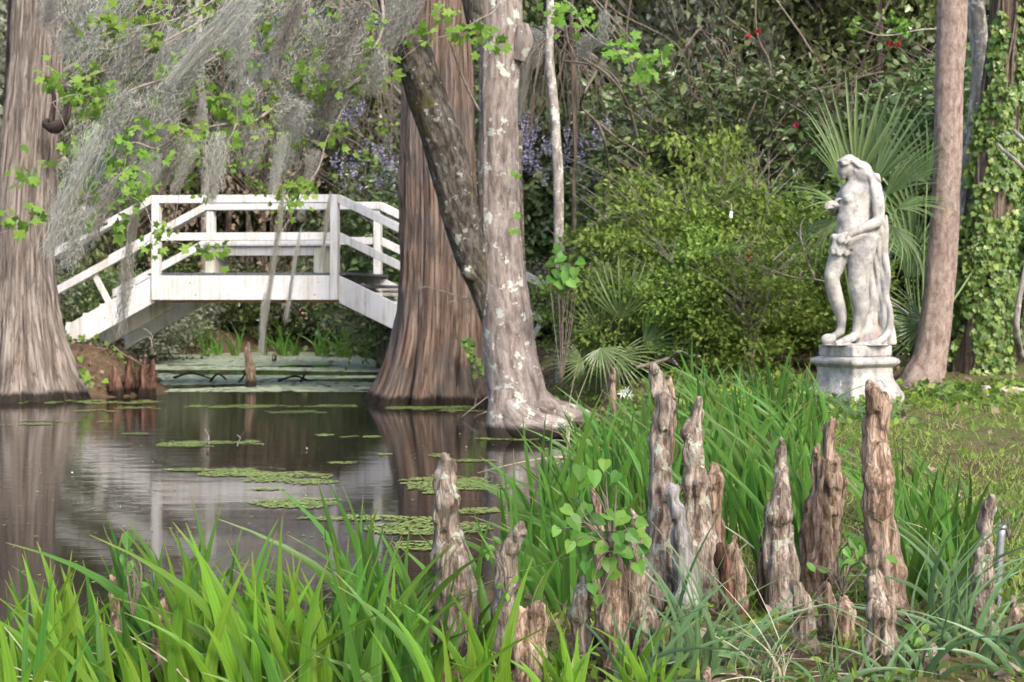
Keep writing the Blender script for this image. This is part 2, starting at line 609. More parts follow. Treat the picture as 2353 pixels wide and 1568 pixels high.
def ground_mat():
    m, nt = new_mat('leaf_litter_soil')
    tc = nd(nt, 'ShaderNodeTexCoord')
    ob = tc.outputs['Object']
    a = noise_at(nt, ob, 1.1, 5, 0.6)
    b_ = noise_at(nt, ob, 14.0, 5, 0.7)
    f = noise_at(nt, ob, 70.0, 3, 0.7)
    c = ramp(nt, b_, [(.3, (.035, .024, .016)), (.5, (.10, .066, .044)), (.72, (.20, .135, .09))])
    sx = nd(nt, 'ShaderNodeSeparateXYZ', {'Vector': ob})
    rt = nd(nt, 'ShaderNodeMapRange', {'Value': sx.outputs[0], 'From Min': -.4, 'From Max': .8, 'To Min': .12, 'To Max': 1.0})
    gm = nd(nt, 'ShaderNodeMath', {0: ramp(nt, a, [(.40, 0.0), (.58, .8)]), 1: rt.outputs[0]}, operation='MULTIPLY')
    c = mixc(nt, gm.outputs[0], c, mixc(nt, f, (.06, .075, .02), (.15, .19, .05)))
    bp = nd(nt, 'ShaderNodeBump', {'Strength': .9, 'Distance': .03, 'Height': b_})
    b = nd(nt, 'ShaderNodeBsdfPrincipled', {'Base Color': c, 'Roughness': .95, 'Specular IOR Level': .1, 'Normal': bp.outputs[0]})
    nd(nt, 'ShaderNodeOutputMaterial', {'Surface': b.outputs[0]})
    return m


def water_mat():
    m, nt = new_mat('pond_water')
    tc = nd(nt, 'ShaderNodeTexCoord')
    ob = tc.outputs['Object']
    a = noise_at(nt, mapping(nt, ob, (1.6, 6.0, 1)), 1.0, 3, 0.5, 0.3)
    f = noise_at(nt, mapping(nt, ob, (7.0, 30.0, 1)), 1.0, 2, 0.5, 0.2)
    s = nd(nt, 'ShaderNodeMath', {0: f, 1: 0.25, 2: a}, operation='MULTIPLY_ADD')
    calm = noise_at(nt, mapping(nt, ob, (.35, .22, 1)), 1.0, 2)
    st = ramp(nt, calm, [(.42, .12), (.62, .5)])
    bp = nd(nt, 'ShaderNodeBump', {'Distance': .006, 'Height': s.outputs[0], 'Strength': st})
    b = nd(nt, 'ShaderNodeBsdfPrincipled', {'Base Color': (.014, .011, .008, 1), 'Roughness': .06, 'IOR': 1.333, 'Specular IOR Level': .5, 'Normal': bp.outputs[0]})
    nd(nt, 'ShaderNodeOutputMaterial', {'Surface': b.outputs[0]})
    return m


def plain_mat(name, c1, c2, scale=20.0, rough=.8, spec=.2, metallic=0.0, bump=.2, mscale=(1, 1, 1)):
    m, nt = new_mat(name)
    tc = nd(nt, 'ShaderNodeTexCoord')
    a = noise_at(nt, mapping(nt, tc.outputs['Object'], mscale), scale, 4, .6)
    c = ramp(nt, a, [(.3, c1), (.7, c2)])
    bp = nd(nt, 'ShaderNodeBump', {'Strength': bump, 'Distance': .005, 'Height': a})
    b = nd(nt, 'ShaderNodeBsdfPrincipled', {'Base Color': c, 'Roughness': rough, 'Specular IOR Level': spec, 'Metallic': metallic, 'Normal': bp.outputs[0]})
    nd(nt, 'ShaderNodeOutputMaterial', {'Surface': b.outputs[0]})
    return m


M = {}
M['ground'] = ground_mat()
M['water'] = water_mat()
M['paint'] = paint_mat('white_bridge_paint', (.66, .655, .67), (.36, .34, .22), .48)
M['paint_old'] = paint_mat('algae_stained_paint', (.72, .70, .62), (.30, .31, .10), .5)
M['deck'] = plain_mat('grey_deck_paint', (.07, .075, .085), (.13, .135, .15), 30, .6)
M['raw_wood'] = plain_mat('bare_timber', (.30, .17, .07), (.46, .30, .14), 6, .8, .15, 0, .2, (1, 8, 8))
M['stone'] = stone_mat('weathered_stone')
M['cypress_pale'] = bark_mat('pale_cypress_bark', [(.16, .125, .105), (.40, .335, .285), (.58, .51, .45)], 26, 1.3, 1.0, .035, gain=0.66)
M['cypress_red'] = bark_mat('red_cypress_bark', [(.125, .078, .058), (.36, .245, .185), (.55, .43, .355)], 26, 1.0, 1.0, .045, patch=(.22, .185, .165), gain=0.64)
M['maple_bark'] = bark_mat('lichen_maple_bark', [(.18, .14, .125), (.33, .275, .25), (.45, .395, .365)], 20, 5, .6, .015, lichen=(.55, .57, .52), lichen_amt=.77, lichen_scale=5.0, gain=0.74)
M['limb_bark'] = bark_mat('dark_mossy_bark', [(.06, .052, .045), (.18, .155, .135), (.34, .305, .27)], 26, 9, .9, .02, lichen=(.46, .48, .43), lichen_amt=.84, lichen_scale=7, moss=(.14, .135, .04), moss_amt=.54, gain=0.62)
M['pink_bark'] = bark_mat('pinkish_brown_bark', [(.26, .185, .155), (.41, .31, .265), (.53, .42, .365)], 22, 11, .6, .012, gain=0.70)
M['grey_bark'] = bark_mat('pale_grey_bark', [(.20, .17, .145), (.40, .36, .32), (.56, .52, .47)], 14, 5, .4, .01, lichen=(.6, .6, .54), lichen_amt=.75, lichen_scale=6, gain=0.72)
M['dark_bark'] = bark_mat('dark_brown_bark', [(.025, .018, .015), (.07, .05, .042), (.15, .115, .10)], 20, 2.5, .8, .02, gain=0.90)
M['ivy_bark'] = bark_mat('ivy_trunk_bark', [(.07, .05, .04), (.18, .135, .105), (.33, .26, .21)], 18, 1.8, .9, .02, gain=0.75)
M['knee'] = bark_mat('knee_bark', [(.16, .11, .08), (.42, .32, .245), (.62, .53, .44)], 44, 7, 1.0, .014, obj=True, lichen=(.50, .51, .41), lichen_amt=.82, lichen_scale=7, fine=110, gain=0.70)
M['knee_lichen'] = bark_mat('lichen_knee_bark', [(.16, .115, .088), (.41, .325, .26), (.61, .53, .45)], 44, 7, 1.0, .014, obj=True, lichen=(.50, .51, .41), lichen_amt=.77, lichen_scale=9, fine=110, gain=0.70)
M['knee_brown'] = bark_mat('brown_knee_bark', [(.13, .08, .055), (.38, .265, .19), (.56, .43, .33)], 40, 6, 1.0, .014, obj=True, fine=110, gain=0.72)
M['knee_white'] = bark_mat('bleached_knee_wood', [(.22, .19, .17), (.52, .49, .46), (.70, .67, .64)], 30, 4, .7, .01, obj=True, fine=110, gain=0.45)
M['knee_red'] = bark_mat('reddish_knee_bark', [(.06, .034, .024), (.22, .115, .08), (.40, .24, .18)], 18, 3.0, 1.0, .02, obj=True, fine=90, gain=0.60)
M['twig'] = plain_mat('twig_bark', (.14, .115, .10), (.34, .30, .26), 40)
M['vine_bark'] = plain_mat('brown_vine_bark', (.075, .06, .048), (.20, .165, .13), 30)
M['moss'] = leaf_mat('spanish_moss', [(.34, .335, .30), (.46, .455, .415), (.58, .575, .53)], .45, .05, .9, .15)
M['moss_dark'] = leaf_mat('old_spanish_moss', [(.22, .20, .17), (.33, .31, .275), (.43, .415, .37)], .4, .05, .9, .15)
M['maple_leaf'] = leaf_mat('young_maple_leaf', [(.14, .27, .035), (.20, .36, .055), (.28, .43, .085)], .5, .25, .45, .1)
M['iris'] = leaf_mat('iris_leaf', [(.11, .26, .025), (.20, .37, .04)], .45, .3, .4, .22, streak=True)
M['iris_deep'] = leaf_mat('deep_green_iris_leaf', [(.07, .18, .03), (.12, .27, .045)], .4, .35, .38, .25, streak=True)
M['iris_blue'] = leaf_mat('blue_green_leaf', [(.11, .21, .09), (.17, .28, .14)], .28, .45, .35, .2, streak=True)
M['dead_blade'] = leaf_mat('dry_blade', [(.42, .36, .24), (.60, .55, .42)], .3, .1, .7, .15)
M['azalea'] = leaf_mat('new_azalea_leaf', [(.065, .115, .028), (.16, .245, .048), (.32, .44, .09)], .4, .25, .5, .18)
M['camellia'] = leaf_mat('dark_glossy_leaf', [(.055, .095, .03), (.10, .16, .05), (.20, .26, .09)], .2, .6, .3, .25)
M['understory'] = leaf_mat('understory_leaf', [(.08, .10, .04), (.14, .17, .065), (.23, .26, .11)], .35, .3, .45, .3)
M['grey_leaf'] = leaf_mat('grey_green_leaf', [(.11, .12, .085), (.18, .19, .135), (.27, .28, .20)], .3, .35, .45, .25)
M['brown_leaf'] = leaf_mat('dry_brown_leaf', [(.16, .12, .085), (.28, .21, .155), (.40, .32, .245)], .25, .1, .8, .2)
M['wood_leaf'] = leaf_mat('far_wood_leaf', [(.09, .10, .06), (.15, .16, .10), (.22, .23, .15)], .3, .2, .6, .1)
M['ivy'] = leaf_mat('ivy_leaf', [(.07, .16, .035), (.13, .25, .05), (.28, .40, .09)], .3, .45, .35, .1)
M['cover'] = leaf_mat('ground_cover_leaf', [(.07, .14, .025), (.14, .24, .04), (.24, .36, .06)], .35, .25, .5, .1)
M['grass'] = leaf_mat('grass_blade', [(.13, .21, .035), (.22, .32, .06), (.38, .43, .14)], .35, .25, .5, .1)
M['palm'] = leaf_mat('palmetto_blade', [(.07, .13, .04), (.12, .19, .065), (.20, .27, .11)], .25, .5, .35, .15)
M['vine_leaf'] = leaf_mat('vine_leaf', [(.07, .19, .03), (.12, .28, .04), (.18, .36, .06)], .45, .3, .4, .12)
M['duckweed'] = leaf_mat('duckweed', [(.16, .22, .05), (.23, .29, .085), (.31, .36, .13)], .1, .2, .6, .05)
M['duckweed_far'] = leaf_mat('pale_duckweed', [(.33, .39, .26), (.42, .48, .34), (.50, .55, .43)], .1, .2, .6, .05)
M['petal_white'] = leaf_mat('white_petal', [(.75, .74, .72), (.82, .80, .80)], .3, .2, .5, .05)
M['petal_red'] = leaf_mat('red_petal', [(.38, .012, .03), (.52, .03, .05)], .3, .3, .5, .1)
M['petal_pink'] = leaf_mat('pink_petal', [(.55, .16, .28), (.62, .34, .40)], .3, .2, .5, .1)
M['petal_purple'] = leaf_mat('wisteria_petal', [(.30, .27, .42), (.40, .37, .54), (.52, .49, .64)], .35, .2, .5, .1)
M['yellow_leaf'] = leaf_mat('yellow_leaf', [(.55, .34, .03), (.62, .45, .06)], .3, .2, .5, .1)
M['steel'] = plain_mat('galvanised_steel', (.28, .30, .33), (.44, .46, .50), 14, .4, .5, .6, .1)
M['tag_white'] = plain_mat('white_plastic', (.75, .75, .75), (.82, .82, .82), 10, .4, .4)
M['kerb'] = plain_mat('pale_sandstone', (.36, .28, .22), (.58, .49, .41), 12, .9, .1, 0, .4)


# ------------------------------------------------------------------ the setting: ground and pond
POND = np.array([(-30, 3.2), (-1.5, 4.35), (-.75, 4.8), (-.15, 5.6), (.12, 7.4), (.42, 10.2), (.55, 12.4), (.35, 13.6), (.0, 15.2), (-.15, 17.2),
                 (-.15, 19), (-.7, 21.5), (-1.0, 24), (.5, 28), (2.2, 33), (-1, 35.5), (-6, 36), (-9, 33), (-7.6, 28), (-6.1, 24.5),
                 (-5.2, 21), (-4.72, 19.1), (-4.9, 18.55), (-6.6, 17.7), (-8.5, 17.6), (-11, 17.8), (-30, 16)], dtype=np.float64)


def pond_sd(x, y):
    """signed distance to the shore, negative in the water"""
    p = np.stack([x, y], axis=-1)
    d2 = np.full(x.shape, 1e9)
    inside = np.zeros(x.shape, dtype=bool)
    n = len(POND)
    for i in range(n):
        a, b = POND[i], POND[(i + 1) % n]
        e = b - a
        w = p - a
        t = np.clip((w @ e) / (e @ e), 0, 1)
        q = w - t[..., None] * e
        d2 = np.minimum(d2, (q * q).sum(-1))
        c = (a[1] > p[..., 1]) != (b[1] > p[..., 1])
        xi = a[0] + (p[..., 1] - a[1]) * e[0] / (e[1] if abs(e[1]) > 1e-9 else 1e-9)
        inside ^= c & (p[..., 0] < xi)
    return np.where(inside, -1, 1) * np.sqrt(d2)


def ground_z(x, y):
    x, y = np.asarray(x, dtype=np.float64), np.asarray(y, dtype=np.float64)
    sd = pond_sd(x, y)
    sd = sd + .12 * vnoise(np.stack([x * 1.7, y * 1.7, 0 * x], -1), 3)
    near = .05 + .05 * np.clip(x, 0, 3)
    H = near + (.42 - near) * sstep(5.5, 11, y) + .16 * sstep(11, 15, y)
    left = sstep(-1.5, -4.5, x) * sstep(15, 18, y)
    H = H + .06 * left * sstep(26, 20, y)
    H = H + .9 * sstep(38, 60, y)
    z = np.where(sd > 0, H * sstep(0, 1.0, sd) ** .8, -.7 * sstep(0, 1.6, -sd))
    bump = .035 * fbm(np.stack([x * .9, y * .9, 0 * x], -1), 5, 3)
    return z + np.where(sd > 0, bump * sstep(0, .6, sd), 0)


gx = np.concatenate([[-600, -250, -120, -70], np.linspace(-40, -14, 14), np.linspace(-13, 11, 170), np.linspace(12, 40, 15), [70, 120, 250, 600]])
gy = np.concatenate([[-600, -200, -60, -20], np.linspace(-8, 2, 8), np.linspace(2.3, 24, 170), np.linspace(24.5, 60, 60), [75, 110, 250, 900]])
GX, GY = np.meshgrid(gx, gy)
GZ = ground_z(GX, GY)
ii = np.arange(GX.size).reshape(GX.shape)
gF = np.stack([ii[:-1, :-1], ii[:-1, 1:], ii[1:, 1:], ii[1:, :-1]], -1).reshape(-1, 4)
ground = add('ground', mesh_from('ground', np.stack([GX, GY, GZ], -1).reshape(-1, 3), gF, M['ground']))
tag(ground, 'brown leaf littered bank sloping down around the pond', 'ground', kind='structure')

wx, wy = np.linspace(-34, 6, 21), np.linspace(2, 38, 21)
WX, WY = np.meshgrid(wx, wy)
ii = np.arange(WX.size).reshape(WX.shape)
wF = np.stack([ii[:-1, :-1], ii[:-1, 1:], ii[1:, 1:], ii[1:, :-1]], -1).reshape(-1, 4)
water = add('pond_water', mesh_from('pond_water', np.stack([WX, WY, 0 * WX], -1).reshape(-1, 3), wF, M['water']))
tag(water, 'dark still pond water mirroring the bridge and trunks', 'water', kind='structure')


def gz(x, y):
    return float(ground_z(np.array([x]), np.array([y]))[0])


# ------------------------------------------------------------------ white footbridge
def box_arrays(c8):
    """eight corners: bottom ring then top ring"""
    F = np.array([[0, 3, 2, 1], [4, 5, 6, 7], [0, 1, 5, 4], [1, 2, 6, 5], [2, 3, 7, 6], [3, 0, 4, 7]])
    V = np.asarray(c8, dtype=np.float64)
    return V, [F], V[:, :2]


def bevelled(name, c8, mat, parent, w=.008, origin=(0, 0, 0)):
    V, F, uv = box_arrays(c8)
    V = V - np.asarray(origin)
    ctr = V.mean(0)
    me = mesh_from(name, V, F, mat, smooth=False)
    o = add(name, me, parent)
    import bmesh
    bm = bmesh.new()
    bm.from_mesh(me)
    bmesh.ops.recalc_face_normals(bm, faces=bm.faces)
    bmesh.ops.bevel(bm, geom=list(bm.edges), offset=w, segments=1, affect='EDGES', profile=.5)
    bm.to_mesh(me)
    bm.free()
    return o


BO = P(362, 629, 20.1)                       # near left corner post, deck level
BL = np.array([1.0, -.07, 0.0])              # along the bridge
BC = np.array([.45, 1.42, 0.0])              # across it, near side to far side
SPAN = 2.54
bridge = empty('footbridge', (BO[0], BO[1], 0))
tag(bridge, 'white painted wooden footbridge arching over the pond with stairs at both ends', 'footbridge')
B_ORG = np.array([BO[0], BO[1], 0.0])
cu = BC / np.linalg.norm(BC)


def bp(s, t, z):
    """bridge point: s metres along, t 0..1 across, z above the deck"""
    return BO + BL * s + BC * t + np.array([0, 0, z])


def beam(name, s0, z0, s1, z1, t, thick, high, mat, parent=bridge, vertical_ends=True, t_off=0.0):
    """a board from (s0,z0) to (s1,z1) (its top edge), at cross position t, thick across, high down"""
    off = cu * t_off
    a, b = bp(s0, t, z0) + off, bp(s1, t, z1) + off
    th = cu * thick
    dn = np.array([0, 0, -high])
    c8 = [a + dn, b + dn, b + dn + th, a + dn + th, a, b, b + th, a + th]
    return bevelled(name, c8, mat, parent, .006, B_ORG)


SR = .485
SL = .535                                    # slope of the stairs
for t, side in ((0.0, 0), (1.0, 1)):
    so = -.075 if side == 0 else .0
    r = (SPAN + 2.45)
    # stringers: flat centre, falling left and right
    st = beam('stringer', .05, -.03, SPAN - .05, -.03, t, .05, .345, M['paint'], t_off=so * .2)
    beam('stringer', -1.33, -.03 - 1.33 * SL, -.05, -.03, t, .05, .385, M['paint_old'] if side else M['paint'], t_off=so * .2)
    beam('stringer', SPAN + .05, -.03, SPAN + 2.55, -.03 - 2.5 * SR, t, .05, .385, M['paint'], t_off=so * .2)
    # corner posts, proud of the stringers
    for s in (0.0, SPAN):
        a = bp(s - .052, t, -.375) + cu * (so if side == 0 else -.03)
        b = bp(s + .052, t, -.375) + cu * (so if side == 0 else -.03)
        e = cu * .10
        up = np.array([0, 0, .375 + 1.0])
        bevelled('post', [a, b, b + e, a + e, a + up, b + up, b + e + up, a + e + up], M['paint'], bridge, .006, B_ORG)
    # rails
    for top, hgt, thick, nm in ((1.10, .112, .14, 'handrail'), (.575, .112, .045, 'middle_rail')):
        ro = (-.02 if side == 0 else -.02) + (-.07 if nm == 'handrail' else 0.0)
        if nm == 'middle_rail':
            beam(nm, .055, top, SPAN - .055, top, t, thick, hgt, M['paint'], t_off=so * .2)
            beam(nm, -1.52, top - 1.47 * SL, -.055, top - .0, t, thick, hgt * 1.12, M['paint'], t_off=so * .2)
            beam(nm, SPAN + .055, top, SPAN + 2.5, top - 2.445 * SR, t, thick, hgt * 1.12, M['paint'], t_off=so * .2)
        else:
            beam(nm, -.06, top, SPAN + .06, top, t, thick, hgt, M['paint'], t_off=so * .2 - .06)
            beam(nm, -1.55, top - 1.485 * SL, -.063, top - .002, t, thick, hgt * 1.1, M['paint'], t_off=so * .2 - .06)
            beam(nm, SPAN + .063, top - .002, SPAN + 2.58, top - 2.517 * SR, t, thick, hgt * 1.1, M['paint'], t_off=so * .2 - .06)
    # balusters square to the slope between stringer and middle rail
    nrm = np.array([-SL, 1.0]) / math.hypot(1, SL)
    for s in (-.72, -1.36, SPAN + 1.0, SPAN + 2.2):
        sg = 1 if s < 0 else -1
        zb = -.06 - (abs(s) * SL if s < 0 else (s - SPAN) * SR)
        d2 = np.array([-nrm[0] * -1 * sg, nrm[1]])
        ln = .46 if abs(s) < 1.2 or s > 0 else .62
        z0 = zb - (.0 if ln < .5 else .18)
        a = bp(s - .04, t, z0) + cu * (so * .2 + .055)
        tip = BL * (nrm[0] * sg * ln) + np.array([0, 0, nrm[1] * ln])
        al = BL * (nrm[1] * .075) + np.array([0, 0, -sg * -.075 * SL / math.hypot(1, SL) * -1]) * -1
        al = BL * (.075 * nrm[1]) + np.array([0, 0, sg * .075 * abs(nrm[0])])
        e = cu * .05
        bevelled('baluster', [a, a + al, a + al + e, a + e, a + tip, a + al + tip, a + al + tip + e, a + tip + e], M['paint_old'] if ln > .5 else M['paint'], bridge, .005, B_ORG)
# middle carriage under the stairs and joists under the deck
beam('carriage', -1.36, -.12 - 1.36 * SL, -.05, -.12, .5, .05, .30, M['paint_old'])
beam('carriage', SPAN + .05, -.12, SPAN + 2.5, -.12 - 2.45 * SR, .5, .05, .30, M['paint_old'])
for t in (.06, .5, .93):
    beam('joist', .0, -.20, SPAN, -.20, t, .05, .21, M['raw_wood'])
# deck planks laid across
npl = 18
pw = (SPAN + .30) / npl
for i in range(npl):
    s0 = -.14 + i * pw
    a, b = bp(s0 + .004, -.005, -.028), bp(s0 + pw - .004, -.005, -.028)
    e = BC * 1.03
    up = np.array([0, 0, .034 + .003 * ((i * 7) % 3)])
    bevelled('deck_plank', [a, b, b + e, a + e, a + up, b + up, b + e + up, a + e + up], M['deck'], bridge, .004, B_ORG)
# stair treads with a riser block behind each
for k in range(5):
    s, z = -.14 - .245 * (k + 1), -.03 - .131 * (k + 1)
    a, b = bp(s, .04, z - .05), bp(s + .19, .04, z - .05)
    e = BC * .92
    up = np.array([0, 0, .045])
    bevelled('tread', [a, b, b + e, a + e, a + up, b + up, b + e + up, a + e + up], M['paint_old'], bridge, .005, B_ORG)
for k in range(9):
    s, z = SPAN + .14 + .245 * k, -.05 - .119 * (k + 1)
    a, b = bp(s, .04, z - .03), bp(s + .25, .04, z - .03)
    e = BC * .92
    up = np.array([0, 0, .045])
    bevelled('tread', [a, b, b + e, a + e, a + up, b + up, b + e + up, a + e + up], M['paint_old'] if k else M['deck'], bridge, .005, B_ORG)
# bolt heads on the near stringer
bolt_me = None
for s, z in ((.48, -.12), (.56, -.29), (1.0, -.30), (1.9, -.13), (2.25, -.29), (2.3, -.12), (-.75, -.62), (-.45, -.45), (SPAN + .42, -.42), (SPAN + .9, -.7)):
    ctr = bp(s, 0, z) + cu * -.018
    if bolt_me is None:
        V, F, uv = tube_arrays([[0, 0, 0, .012], [0, -.012, 0, .010]], 8, 2)
        bolt_me = mesh_from('bolt_head', V, F, M['paint'])
    add('bolt_head', bolt_me, bridge, ctr - B_ORG)

# bench standing on the deck
bench = empty('bench', tuple(bp(1.3, .5, .012)))
tag(bench, 'white wooden bench with stained slab legs standing on the bridge deck', 'bench')
b_org = bp(1.3, .5, .012)


def bench_box(name, s0, s1, t0, t1, z0, z1, mat):
    c = [bp(s0, t0, z0), bp(s1, t0, z0), bp(s1, t1, z0), bp(s0, t1, z0), bp(s0, t0, z1), bp(s1, t0, z1), bp(s1, t1, z1), bp(s0, t1, z1)]
    return bevelled(name, c, mat, bench, .005, b_org)


bench_box('leg', .30, .44, .50, .76, .012, .41, M['paint_old'])
bench_box('leg', 1.90, 2.04, .50, .76, .012, .41, M['paint_old'])
bench_box('apron', .445, 1.895, .505, .53, .275, .41, M['paint'])
for i in range(3):
    bench_box('seat_slat', .22, 2.12, .47 + i * .11, .57 + i * .11, .412, .45, M['paint'])



# ------------------------------------------------------------------ big trunks
def px_path(rows, d, dd=0.0):
    """rows (dx, dy, half width px) bottom to top at distance d -> control rows (x,y,z,r)"""
    out = []
    for i, r in enumerate(rows):
        dist = d + dd * i + (r[3] if len(r) > 3 else 0)
        p = P(r[0], r[1], dist)
        out.append([p[0], p[1], p[2], r[2] / FPX * dist])
    return out


def fibre_disp(amp, freq, flute_n=0, flute_amp=0.0, flute_h=1.0, seed=0, lump=0.0, sharp=1.0):
    def f(th, s, pos, ring):
        q = np.stack([np.cos(th) * freq, np.sin(th) * freq, s * 1.1], -1)
        ridg = 1 - np.abs(vnoise(q, seed)) * 2
        r2 = 1 - np.abs(vnoise(q * np.array([2.3, 2.3, 2.0]) + 5, seed + 1)) * 2
        out = amp * (ridg + .5 * r2)
        if flute_n:
            w = np.clip(1 - s / flute_h, 0, 1) ** 1.4
            ph = th * flute_n / 1.0 + 2.0 * vnoise(np.stack([np.cos(th) * 1.2, np.sin(th) * 1.2, s * .5], -1), seed + 3)
            lobes = np.abs(np.cos(ph * .5)) ** sharp * (.75 + .5 * vnoise(np.stack([np.cos(th) * 2.2, np.sin(th) * 2.2, s * .4], -1), seed + 6))
            out = out + flute_amp * (w * (lobes - .45) + .12 * (lobes - .5))
        if lump:
            out = out + lump * fbm(np.stack([np.cos(th) * .9, np.sin(th) * .9, s * 1.6], -1), seed + 9, 3)
        return out
    return f


# pale cypress at the left edge
t = empty('cypress_tree', tuple(P(60, 905, 18.2)))
tag(t, 'broad pale grey-brown cypress trunk standing at the left edge beside the bridge stairs', 'tree')
oL = P(60, 905, 18.2)
rows = [(62, 945, 150), (62, 905, 122), (60, 870, 108), (58, 820, 98), (54, 740, 83), (52, 650, 74), (55, 540, 67), (62, 420, 63), (73, 280, 59), (83, 140, 56), (90, 0, 54), (96, -200, 50), (100, -500, 44)]
tube('trunk', px_path(rows, 18.2), M['cypress_pale'], t, 240, 260, fibre_disp(.022, 7, 8, .24, 1.4, 21, .02), oL)
stub = [[*(P(108, 285, 17.75)), .07], [*(P(128, 292, 17.6)), .085], [*(P(150, 275, 17.5)), .05], [*(P(158, 240, 17.5)), .035], [*(P(168, 215, 17.5)), .02]]
stub2 = [[*(P(118, 280, 17.6)), .04], [*(P(124, 235, 17.55)), .03], [*(P(120, 200, 17.5)), .02], [*(P(108, 180, 17.4)), .008]]
tubes('broken_branch', [stub, stub2], M['dark_bark'], t, 12, oL, 24)

# red cypress in the middle
t = empty('cypress_tree', tuple(P(1005, 915, 17.4)))
tag(t, 'massive reddish fluted cypress trunk rising from the water at the right bridge end', 'tree')
oM = P(1005, 915, 17.4)
rows = [(998, 965, 165), (998, 925, 138), (1000, 885, 122), (1004, 830, 110), (1010, 750, 99), (1012, 640, 92), (1012, 500, 86), (1008, 380, 82), (1006, 235, 78), (1008, 100, 73), (1012, 0, 70), (1015, -200, 66), (1015, -500, 58)]
tube('trunk', px_path(rows, 17.4), M['cypress_red'], t, 280, 280, fibre_disp(.024, 8, 11, .55, 1.15, 5, .03, 1.0), oM)

# maple with lichen trunk and leaning dark limb
maple = empty('maple_tree', tuple(P(1190, 985, 13.0)))
tag(maple, 'maple with pale lichen-spotted trunk and leaning dark mossy limb at the water edge', 'tree')
oP = P(1190, 985, 13.0)
rows = [(1206, 1035, 70), (1202, 1000, 64), (1196, 960, 66), (1188, 900, 66), (1176, 840, 62), (1168, 780, 58), (1161, 700, 54), (1156, 620, 50), (1149, 520, 47), (1146, 400, 46), (1145, 300, 46), (1146, 200, 47), (1149, 110, 50), (1150, 50, 50), (1150, -40, 47), (1152, -250, 42), (1150, -480, 36)]


def maple_disp(th, s, pos, ring):
    base = fibre_disp(.006, 5, 6, .05, .9, 31, .022)(th, s, pos, ring)
    return base


tube('trunk', px_path(rows, 13.0), M['maple_bark'], maple, 90, 260, maple_disp, oP)
root = px_path([(1195, 900, 40), (1225, 930, 46, .05), (1265, 950, 40, .1), (1310, 955, 30, .15), (1352, 965, 20, .2), (1400, 985, 10, .25)], 12.95)
root2 = px_path([(1170, 930, 40, -.1), (1190, 970, 48, -.15), (1235, 985, 40, -.15), (1285, 985, 28, -.1), (1330, 1000, 12, 0)], 12.95)
root3 = px_path([(1160, 900, 30, -.1), (1152, 960, 34, -.14), (1158, 1010, 36, -.16), (1160, 1040, 30, -.16)], 12.95)
for rr in (root, root2, root3):
    tube('root', rr, M['maple_bark'], maple, 28, 40, fibre_disp(.005, 4, 0, 0, 1, 40, .02), oP)
limb = px_path([(1160, 830, 12, .1), (1146, 790, 17, .1), (1131, 740, 22, .1), (1116, 690, 27, .1), (1095, 612, 35, .06), (1066, 505, 40, 0), (1037, 400, 42, -.06), (1006, 290, 42, -.15), (975, 200, 41, -.2), (946, 105, 41, -.25), (922, 40, 40, -.3), (898, -40, 38, -.35), (870, -160, 34, -.4)], 12.9)
tube('leaning_limb', limb, M['limb_bark'], maple, 56, 150, fibre_disp(.007, 5, 0, 0, 1, 77, .045), oP)
fork = px_path([(1105, 120, 14, .0), (1098, 60, 20, -.05), (1090, 0, 24, -.1), (1080, -80, 22, -.1)], 13.0)
tube('fork_limb', fork, M['limb_bark'], maple, 24, 30, fibre_disp(.005, 4, 0, 0, 1, 78, .03), oP)
knot = px_path([(1190, 140, 16, -.1), (1203, 95, 20, -.12), (1200, 60, 14, -.1)], 13.0)
tube('burl', knot, M['maple_bark'], maple, 24, 24, fibre_disp(.004, 4, 0, 0, 1, 80, .03), oP)
knot = px_path([(1090, 640, 10, -.2), (1076, 628, 17, -.25), (1072, 610, 9, -.25)], 13.0)
tube('burl', knot, M['limb_bark'], maple, 20, 20, fibre_disp(.004, 4, 0, 0, 1, 81, .03), oP)
knot = px_path([(1180, 905, 9, -.25), (1176, 880, 15, -.29), (1172, 860, 9, -.27)], 13.0)


def simple_tree(label, rows, d, mat, nu=24, nv=80, disp=None, name='slender_tree', cat='tree', group=None):
    o = P(rows[1][0], rows[1][1], d)
    t = empty(name, tuple(o))
    tag(t, label, cat, group)
    tube('trunk', px_path(rows, d), mat, t, nu, nv, disp, o)
    return t, o


simple_tree('leaning pinkish-brown trunk just right of the statue', [(2110, 925, 62), (2122, 870, 48), (2138, 820, 38), (2152, 720, 34), (2164, 600, 32), (2172, 480, 31), (2178, 330, 30), (2182, 180, 31), (2187, 60, 32), (2190, -60, 31), (2196, -400, 26)], 12.6, M['pink_bark'], 48, 160, fibre_disp(.006, 5, 0, 0, 1, 12, .012), 'smooth_trunk_tree')
grey_t, oG = simple_tree('pale grey slim stem curving beside the pinkish trunk at upper right', [(2215, 900, 26), (2220, 700, 24), (2222, 520, 23), (2226, 420, 21), (2234, 330, 21), (2246, 260, 21), (2254, 180, 20), (2250, 90, 19), (2240, 0, 19), (2232, -90, 18), (2220, -300, 15)], 14.4, M['grey_bark'], 28, 90, fibre_disp(.003, 3, 0, 0, 1, 14, .012))
ivy_rows = [(2240, 960, 80), (2250, 900, 66), (2250, 820, 57), (2255, 720, 53), (2262, 600, 52), (2272, 480, 50), (2286, 360, 46), (2300, 220, 42), (2314, 80, 40), (2322, -40, 38), (2335, -400, 32)]
ivy_tree, oI = simple_tree('thick trunk clothed in climbing ivy at the right edge', ivy_rows, 13.8, M['ivy_bark'], 48, 140, fibre_disp(.012, 7, 5, .06, .8, 16, .02), 'ivy_clad_tree')
